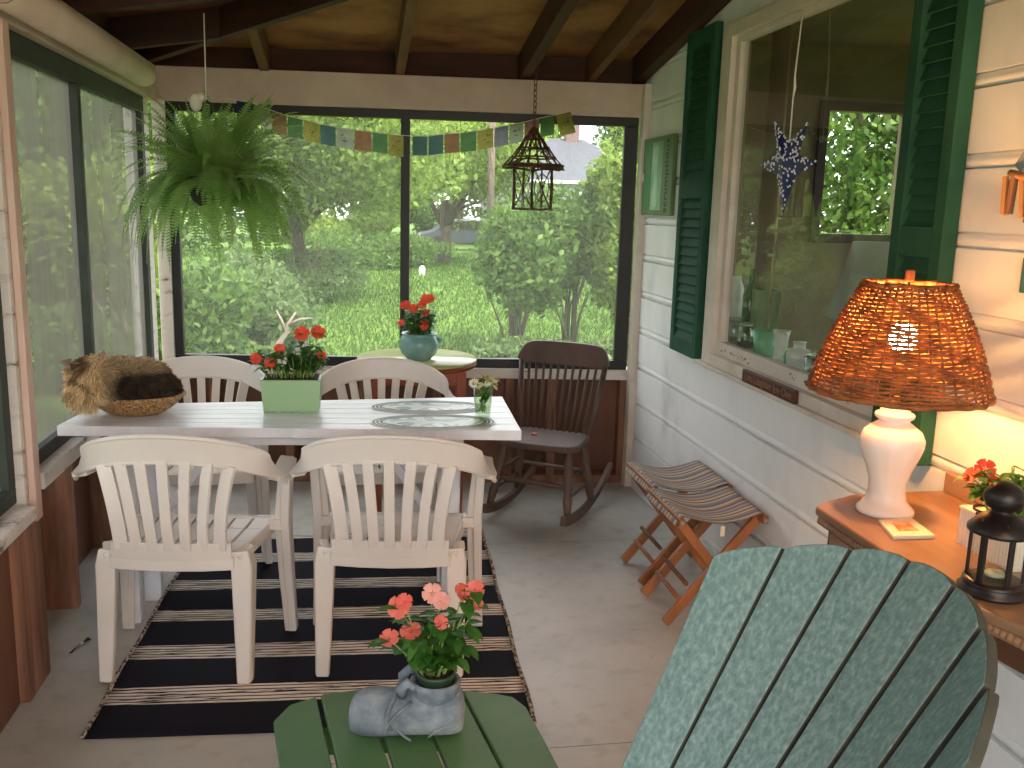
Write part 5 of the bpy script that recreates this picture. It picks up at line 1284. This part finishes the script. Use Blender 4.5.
# small scrap on the floor
s_ = thing('dried_leaf', 'small dark curled leaf scrap on the floor by the left wall', 'leaf', (-.86, 3.04, .0)); s_.location = at_z(79, 647, 0)
m = MB(); vs = [(-.02, -.05, .001), (-.008, -.05, .004), (.0, -.015, .012), (-.012, -.012, .002), (.018, .02, .012), (.002, .024, .002), (.03, .045, .004), (.016, .05, .012)]
m.add(vs, [(0, 1, 2, 3), (3, 2, 4, 5), (5, 4, 6, 7)]); m.build('scrap', MT['soil'], s_)
m = MB(); m.sphere((.006, .012, .008), .006, 6, 4, (1, 2, .5)); m.build('pale_fleck', MT['pale'], s_)

# ================================================================== OUTDOORS
GZ_ = -.5
nt = NT('lawn'); nz, cr = noise_col(nt, [(62, 88, 32), (76, 102, 40), (86, 110, 44)], .5, 8, (1, 1, 1), coord='Object', lo=.3, hi=.7)
nt.l(cr.outputs[0], nt.b.inputs['Base Color']); nt.b.inputs['Roughness'].default_value = .9; nt.b.inputs['Specular IOR Level'].default_value = .1
m = MB(); m.add([(-70, -30, GZ_), (90, -30, GZ_), (90, 120, GZ_), (-70, 120, GZ_)], [(0, 1, 2, 3)]); struct(m.build('ground', nt.m), 'sunny green lawn behind the porch', 'lawn')
nb = 70000; gy = 6.5+ (rng.random(nb)**1.5)*34; gx = (rng.random(nb)*.62-.24)*gy*1.0+rng.normal(0, .3, nb); ga = rng.random(nb)*2*PI; gh = rng.uniform(.03, .07, nb)*(1+gy/40); gw = .005*(1+gy/8)
b0 = np.stack([gx, gy, np.full(nb, GZ_)], 1); sdv = np.stack([np.cos(ga), np.sin(ga), np.zeros(nb)], 1)*gw[:, None]
tp = b0+np.stack([rng.normal(0, .03, nb), rng.normal(0, .03, nb), gh], 1); lc = np.array([s2l([72, 98, 40]), s2l([82, 108, 44]), s2l([64, 90, 36])])[rng.integers(0, 3, nb)]
gs = np_mesh('lawn_grass', np.stack([b0-sdv, b0+sdv, tp], 1), 3, vcol_mat('grass_blades', .8, .4), None, lc.astype(np.float32)); tag(gs, 'short sunlit grass of the lawn', 'grass', None, 'stuff')
leafmat = vcol_mat('tree_leaves', .55, .5, .25)
PAL = {'lime': [(116, 138, 54), (100, 126, 48), (128, 150, 66)], 'mid': [(84, 112, 48), (66, 94, 40), (100, 126, 58)], 'dark': [(46, 70, 36), (38, 60, 32), (58, 82, 44)], 'sage': [(92, 114, 64), (74, 96, 54), (110, 130, 78)]}
def cloud(blobs, n, size, pal, shell=.35):
    w_ = np.array([b[3]*b[4]*b[5] for b in blobs])**(2/3); w_ = w_/w_.sum(); bi = rng.choice(len(blobs), n, p=w_); B_ = np.array(blobs)[bi]
    d = rng.normal(0, 1, (n, 3)); d /= np.linalg.norm(d, axis=1)[:, None]; r = shell+(1-shell)*rng.random(n)**.6
    r = r*(1+.10*np.sin(d[:, 0]*9+bi)+.10*np.sin(d[:, 2]*11+bi*2))
    P = B_[:, :3]+d*r[:, None]*B_[:, 3:6]; P = P[P[:, 2] > GZ_+.02]; n = len(P)
    u = rng.normal(0, 1, (n, 3)); u[:, 2] -= .4; u /= np.linalg.norm(u, axis=1)[:, None]; v = np.cross(u, rng.normal(0, 1, (n, 3))); v /= np.linalg.norm(v, axis=1)[:, None]
    s_ = size*rng.uniform(.6, 1.3, n)[:, None]
    V = np.stack([P-u*s_*.5, P+v*s_*.28, P+u*s_*.5, P-v*s_*.28], 1)
    C = np.array([s2l(c) for c in PAL[pal]])[rng.integers(0, 3, n)]*rng.uniform(.75, 1.2, n)[:, None]
    return V, C.astype(np.float32)
def tree(name, label, cat, base, blobs, n, size, pal, trunk=None, stems=0, group=None, shell=.35, hb=None):
    t = thing(name, label, cat, base, 0, group); b0 = Vector(base)
    V, C = cloud(blobs, n, size, pal, shell); V = V-np.array(base)
    np_mesh('foliage', V, 4, leafmat, t, C)
    if trunk:
        r_, h_ = trunk; m = MB(); m.tube([(0, 0, 0), (.05, 0, h_*.4), (-.03, .02, h_*.8), (0, 0, h_)], [r_*1.3, r_, r_*.8, r_*.5], 8)
        for b in blobs[:8]: m.tube([Vector((0, 0, h_*.55)), Vector((0, 0, h_*.8)).lerp(Vector(b[:3])-b0, .4), Vector(b[:3])-b0], [r_*.55, r_*.35, r_*.12], 6)
        m.build('trunk', MT['bark'], t)
    if stems:
        m = MB(); rs_ = random.Random(int(abs(base[0]*100)))
        for i in range(stems):
            a = rs_.random()*6.28; sp_ = rs_.uniform(.1, .5); h_ = rs_.uniform(.7, hb or 1.3); m.tube([(math.cos(a)*.08, math.sin(a)*.08, 0), (math.cos(a)*sp_*.5, math.sin(a)*sp_*.5, h_*.5), (math.cos(a)*sp_+rs_.gauss(0, .1), math.sin(a)*sp_, h_)], [.022, .016, .008], 5)
        m.build('stems', MT['bark'], t)
    return t
rsT = random.Random(11)
def blobs_(cx, cy, cz, rx, ry, rz, k, r0=.5):
    out = []
    for i in range(k):
        a = rsT.random()*6.28; e = rsT.uniform(-.8, .9); r = rsT.uniform(.35, .85)
        out.append((cx+math.cos(a)*math.cos(e)*rx*r, cy+math.sin(a)*math.cos(e)*ry*r, cz+math.sin(e)*rz*r, rx*r0*rsT.uniform(.7, 1.1), ry*r0*rsT.uniform(.7, 1.1), rz*r0*.8*rsT.uniform(.7, 1.1)))
    return out
def at_g(px, d): return (px-352)/925*d      # lateral offset at a distance d
# left side shrubs close to the porch
tree('shrub', 'leafy green shrub filling the lower left of the back screen', 'shrub', (-1.75, 8.4, GZ_), blobs_(-1.75, 8.4, .15, 1.0, 1.0, .95, 14), 9000, .085, 'mid', None, 12)
tree('shrub', 'pale green shrub left of the lawn with a bleached branch in it', 'shrub', (-1.5, 11.6, GZ_), blobs_(-1.55, 11.7, .1, 1.15, 1.2, .9, 12), 9000, .09, 'sage', None, 10)
tree('shrub', 'bright leafy shrub under the hanging fern', 'shrub', (-2.9, 10.0, GZ_), blobs_(-2.9, 10.0, .8, 1.3, 1.2, 1.5, 14), 9000, .10, 'lime', None, 12)
tree('shrub', 'low weedy bushes at the left edge of the lawn', 'shrub', (-.9, 19.5, GZ_), blobs_(-.9, 19.8, -.05, 1.6, 2.4, .6, 12), 8000, .10, 'sage', None, 8)
tree('shrub', 'low flowering border where the lawn meets the trees', 'shrub', (1.4, 30, GZ_), blobs_(1.0, 31, .1, 2.3, 3.0, .8, 12), 7000, .14, 'mid', None, 6)
tree('maple_tree', 'large light green tree arching over the left half of the back screen', 'tree', (-1.2, 21, GZ_), blobs_(-.9, 20, 2.9, 3.0, 2.8, 2.6, 26), 30000, .14, 'lime', (.16, 2.4))
tree('maple_tree', 'shady green tree standing behind the hanging fern', 'tree', (-4.8, 17, GZ_), blobs_(-4.7, 17, 2.6, 2.8, 2.6, 3.0, 22), 22000, .15, 'mid', (.16, 2.6))
tree('maple_tree', 'bright green tree behind the middle mullion of the screen', 'tree', (3.2, 33, GZ_), blobs_(3.0, 33, 2.9, 3.4, 3.0, 2.7, 22), 22000, .2, 'lime', (.2, 2.2))
# right shrub with multiple stems
for i, (x_, y_, hh_, lb_, n_, pal_) in enumerate(((2.25, 12.8, 1.9, 'open leafy shrub with bare stems just right of the lawn', 6500, 'mid'), (3.15, 13.2, 2.1, 'tall loose shrub right of the twig lantern', 8000, 'mid'), (3.95, 12.8, 2.5, 'dense shrub against the right edge of the back screen', 9000, 'lime'))):
    tree('lilac_shrub', lb_, 'shrub', (x_, y_, GZ_), blobs_(x_, y_, hh_*.5-.1, .75, .7, hh_*.55, 14), n_, .11, pal_, None, 14, None, .2, hh_)
tree('shrub', 'low ground plants under the right-hand shrubs', 'shrub', (3.0, 11.6, GZ_), blobs_(3.0, 11.6, -.4, 1.5, .8, .35, 14), 8000, .11, 'sage', None, 0)
tree('maple_tree', 'yellow-green tree at the top right of the back screen', 'tree', (10.2, 27, GZ_), blobs_(10.4, 27, 3.0, 2.6, 2.6, 3.0, 18), 15000, .19, 'lime', (.18, 2.0))
k = 0
for (px_, d_, w0_, h0_, pal_, lb_) in ((60, 42, 7, 11, 'mid', 'tall green tree in the far left of the background'), (165, 46, 7, 12, 'lime', 'tall bright tree behind the fern'), (270, 50, 7, 11, 'mid', 'tall background tree left of the mullion'), (365, 54, 7, 11, 'lime', 'tall pale background tree behind the mullion'), (455, 62, 7, 10, 'mid', 'tall background tree above the end of the lawn'), (520, 66, 6, 12, 'lime', 'tall background tree left of the house roof'), (640, 70, 8, 12, 'mid', 'tall background tree behind the house'), (720, 52, 7, 11, 'lime', 'tall background tree right of the house'), (-60, 36, 7, 11, 'dark', 'tall dark tree beyond the left screens'), (-180, 30, 6, 10, 'mid', 'tall tree beyond the near left screen')):
    x_ = at_g(px_, d_); tree('background_tree', lb_, 'tree', (x_, d_, GZ_), blobs_(x_, d_, h0_*.5, w0_*.62, 3.5, h0_*.52, 20), 14000, .36, pal_, (.3, h0_*.5), 0, 'tall trees beyond the lawn')
for (px_, d_, w_h, h_h, pal_, lb_) in ((330, 38, 4.5, 2.2, 'lime', 'rounded light hedge at the left end of the lawn'), (400, 46, 4.5, 2.6, 'mid', 'rounded hedge behind the middle mullion'), (525, 40, 3.6, 2.4, 'lime', 'bright hedge right of the parked car'), (620, 30, 3.2, 2.4, 'mid', 'hedge beside the brown shed')):
    x_ = at_g(px_, d_); tree('hedge', lb_, 'hedge', (x_, d_, GZ_), blobs_(x_, d_, h_h*.45-.4, w_h*.55, 1.6, h_h*.6, 12), 9000, .2, pal_, None, 0)
tree('maple_tree', 'green tree seen through the far window of the room indoors', 'tree', (8.2, 14.5, GZ_), blobs_(8.2, 14.5, 2.4, 2.8, 2.2, 3.0, 18), 14000, .16, 'mid', (.15, 2.4))
# trees beyond the left screens
for (x_, y_, lb_, pal_) in ((-5.2, 11.5, 'leafy tree seen through the left screen near the corner', 'mid'), (-6.2, 8.0, 'tree seen through the left screen above the cat', 'dark'), (-7.5, 13.5, 'light tree far beyond the left screen', 'sage')):
    tree('maple_tree', lb_, 'tree', (x_, y_, GZ_), blobs_(x_, y_, 2.2, 1.7, 1.7, 2.6, 14), 9000, .15, pal_, (.12, 2.2))
# dead branch
c = at_y(300, 345, 11.0); t = thing('dead_branch', 'bleached bare branch lying at the edge of the shrubs', 'branch', (at_g(296, 10.2), 10.2, GZ_))
m = MB(); bp_ = [at_y(x, y, 10.2)-t.location for x, y in ((268, 362), (278, 345), (286, 333), (288, 324), (296, 312))]; m.tube([Vector((-.25, 0, 0.02))]+bp_, [.06, .05, .04, .03, .022, .01], 6)
for a, b in (((286, 333), (276, 310)), ((288, 325), (312, 318)), ((283, 338), (290, 332))): m.tube([at_y(*a, 10.2)-t.location, at_y((a[0]+b[0])/2, (a[1]+b[1])/2-2, 10.2)-t.location, at_y(*b, 10.2)-t.location], [.025, .018, .008], 5)
m.build('branch', MT['deadwood'], t)
# white post in lawn
q = at_z(422, 276, GZ_); t = thing('garden_marker', 'small white marker standing on the lawn', 'marker', (q.x, q.y, GZ_)); m = MB(); m.lathe([(.09, 0), (.09, .22), (.05, .28), (.001, .30)], 12); m.build('post', MT['whiteflower'], t)
# dark mound / parked shape
q = at_z(468, 238, GZ_); t = thing('parked_car', 'dark car roof parked at the far end of the lawn', 'car', (q.x, 43, GZ_)); t.location.x = at_g(462, 43)
m = MB(); pr = [(-2.1, .3), (-2.1, .75), (-1.5, .9), (-.9, 1.38), (.6, 1.42), (1.3, .98), (2.0, .85), (2.1, .3)]; vs = [(x, -.8, z) for x, z in pr]+[(x, .8, z) for x, z in pr]; n = len(pr)
m.add(vs, [tuple(range(n)), tuple(range(2*n-1, n-1, -1))]+[(i, n+i, n+(i+1) % n, (i+1) % n) for i in range(n)]); m.build('car_body', mat('dark_car_paint', [(60, 64, 72)], .3), t, .08, 3)
for x in (-1.35, 1.3):
    for y in (-.75, .75): m = MB(); m.lathe([(.31, -.1), (.33, -.05), (.33, .05), (.31, .1)], 20, mtx=Matrix.Translation((x, y, .33)) @ Matrix.Rotation(PI/2, 4, 'X')); m.build('wheel', MT['black'], t)
m = MB(); m.add([(-1.38, -.815, .93), (-.88, -.815, 1.30), (.55, -.815, 1.34), (1.15, -.815, .98)], [(0, 1, 2, 3)]); m.build('side_window', MT['blackmetal'], t)
# utility pole
t = thing('utility_pole', 'grey wooden pole rising behind the lawn trees', 'pole', (at_g(487, 29), 29, GZ_)); m = MB(); m.tube([(0, 0, 0), (0, 0, 5.2)], [.12, .09], 10); m.build('pole', MT['bark'], t)
# neighbour house
hx_, hy_ = at_g(600, 46), 46
t = thing('neighbour_house', 'white house with a grey hipped roof behind the trees on the right', 'house', (hx_, hy_, GZ_))
m = MB(); m.box((-5.2, 0, 0), (3.0, 7, 3.35)); m.build('walls', mat('house_white', [(140, 142, 140), (152, 154, 152)], .7, 2), t)
m = MB(); e = 3.35; R0 = [(-5.7, -.5, e), (3.5, -.5, e), (3.5, 7.5, e), (-5.7, 7.5, e)]; top_ = [(-2.6, 3.5, e+2.3), (-.2, 3.5, e+2.3)]
m.add(R0+top_, [(0, 1, 5, 4), (1, 2, 5), (2, 3, 4, 5), (3, 0, 4), (3, 2, 1, 0)]); m.build('roof', mat('grey_shingles', [(52, 54, 62), (66, 68, 76)], .8, 3), t)
m = MB(); m.box((-5.75, -.55, e-.12), (3.55, -.45, e+.03)); m.build('fascia', MT['whiteflower'], t)
for x in (-3.8, -.6, 1.6): m = MB(); m.box((x-.55, -.05, 1.4), (x+.55, .02, 2.9)); f_ = m.build('window', MT['whiteflower'], t); m = MB(); m.box((x-.42, -.07, 1.52), (x+.42, -.05, 2.78)); m.build('pane', mat('house_pane', [(92, 108, 122)], .2), f_)
m = MB(); m.box((-1.2, 3.2, e+1.9), (-.5, 3.9, e+3.0)); m.build('chimney', mat('chimney_brick', [(104, 80, 76)], .8), t)
t = thing('garden_shed', 'long brown shed with a pale roof behind the right-hand shrubs', 'shed', (at_g(595, 33), 33, GZ_))
m = MB(); m.box((-1.6, 0, 0), (2.0, 2.4, 1.15)); m.build('walls', MT['brown'], t); m = MB(); m.hexa([(-1.8, -.2, 1.15), (2.2, -.2, 1.15), (2.2, 2.6, 1.15), (-1.8, 2.6, 1.15)], [(-1.8, -.2, 1.3), (2.2, -.2, 1.3), (2.2, 2.6, 1.75), (-1.8, 2.6, 1.75)]); m.build('roof', MT['pale'], t)

# ================================================================== LIGHT
wd = bpy.data.worlds.new('World'); S.world = wd; wd.use_nodes = True; nt_ = wd.node_tree; bg = nt_.nodes['Background']
bg.inputs[0].default_value = (.93, .96, 1.0, 1); bg.inputs[1].default_value = 1.0
sl = bpy.data.lights.new('sun', 'SUN'); sl.energy = 2.5; sl.angle = math.radians(12); sl.color = (1, .95, .82); so = bpy.data.objects.new('sun', sl); COL.objects.link(so)
sdir = Vector((-.42, .34, -.84)).normalized()     # light travels this way
so.rotation_euler = sdir.to_track_quat('-Z', 'Y').to_euler()

# ================================================================== CAMERA
cam = bpy.data.cameras.new('camera'); co2 = bpy.data.objects.new('camera', cam); COL.objects.link(co2); S.camera = co2
cam.sensor_width = 36; cam.sensor_fit = 'HORIZONTAL'; cam.lens = F/1024*36; cam.clip_start = .05; cam.clip_end = 400
Rm = Matrix(((M[0][0], M[1][0], -M[2][0]), (M[0][1], M[1][1], -M[2][1]), (M[0][2], M[1][2], -M[2][2])))
co2.matrix_world = Matrix.Translation((0, 0, H)) @ Rm.to_4x4()
vs_ = S.view_settings; vs_.view_transform = 'Standard'; vs_.look = 'None'; vs_.gamma = 1; vs_.use_curve_mapping = False; vs_.exposure = 2.45
S.display_settings.display_device = 'sRGB'
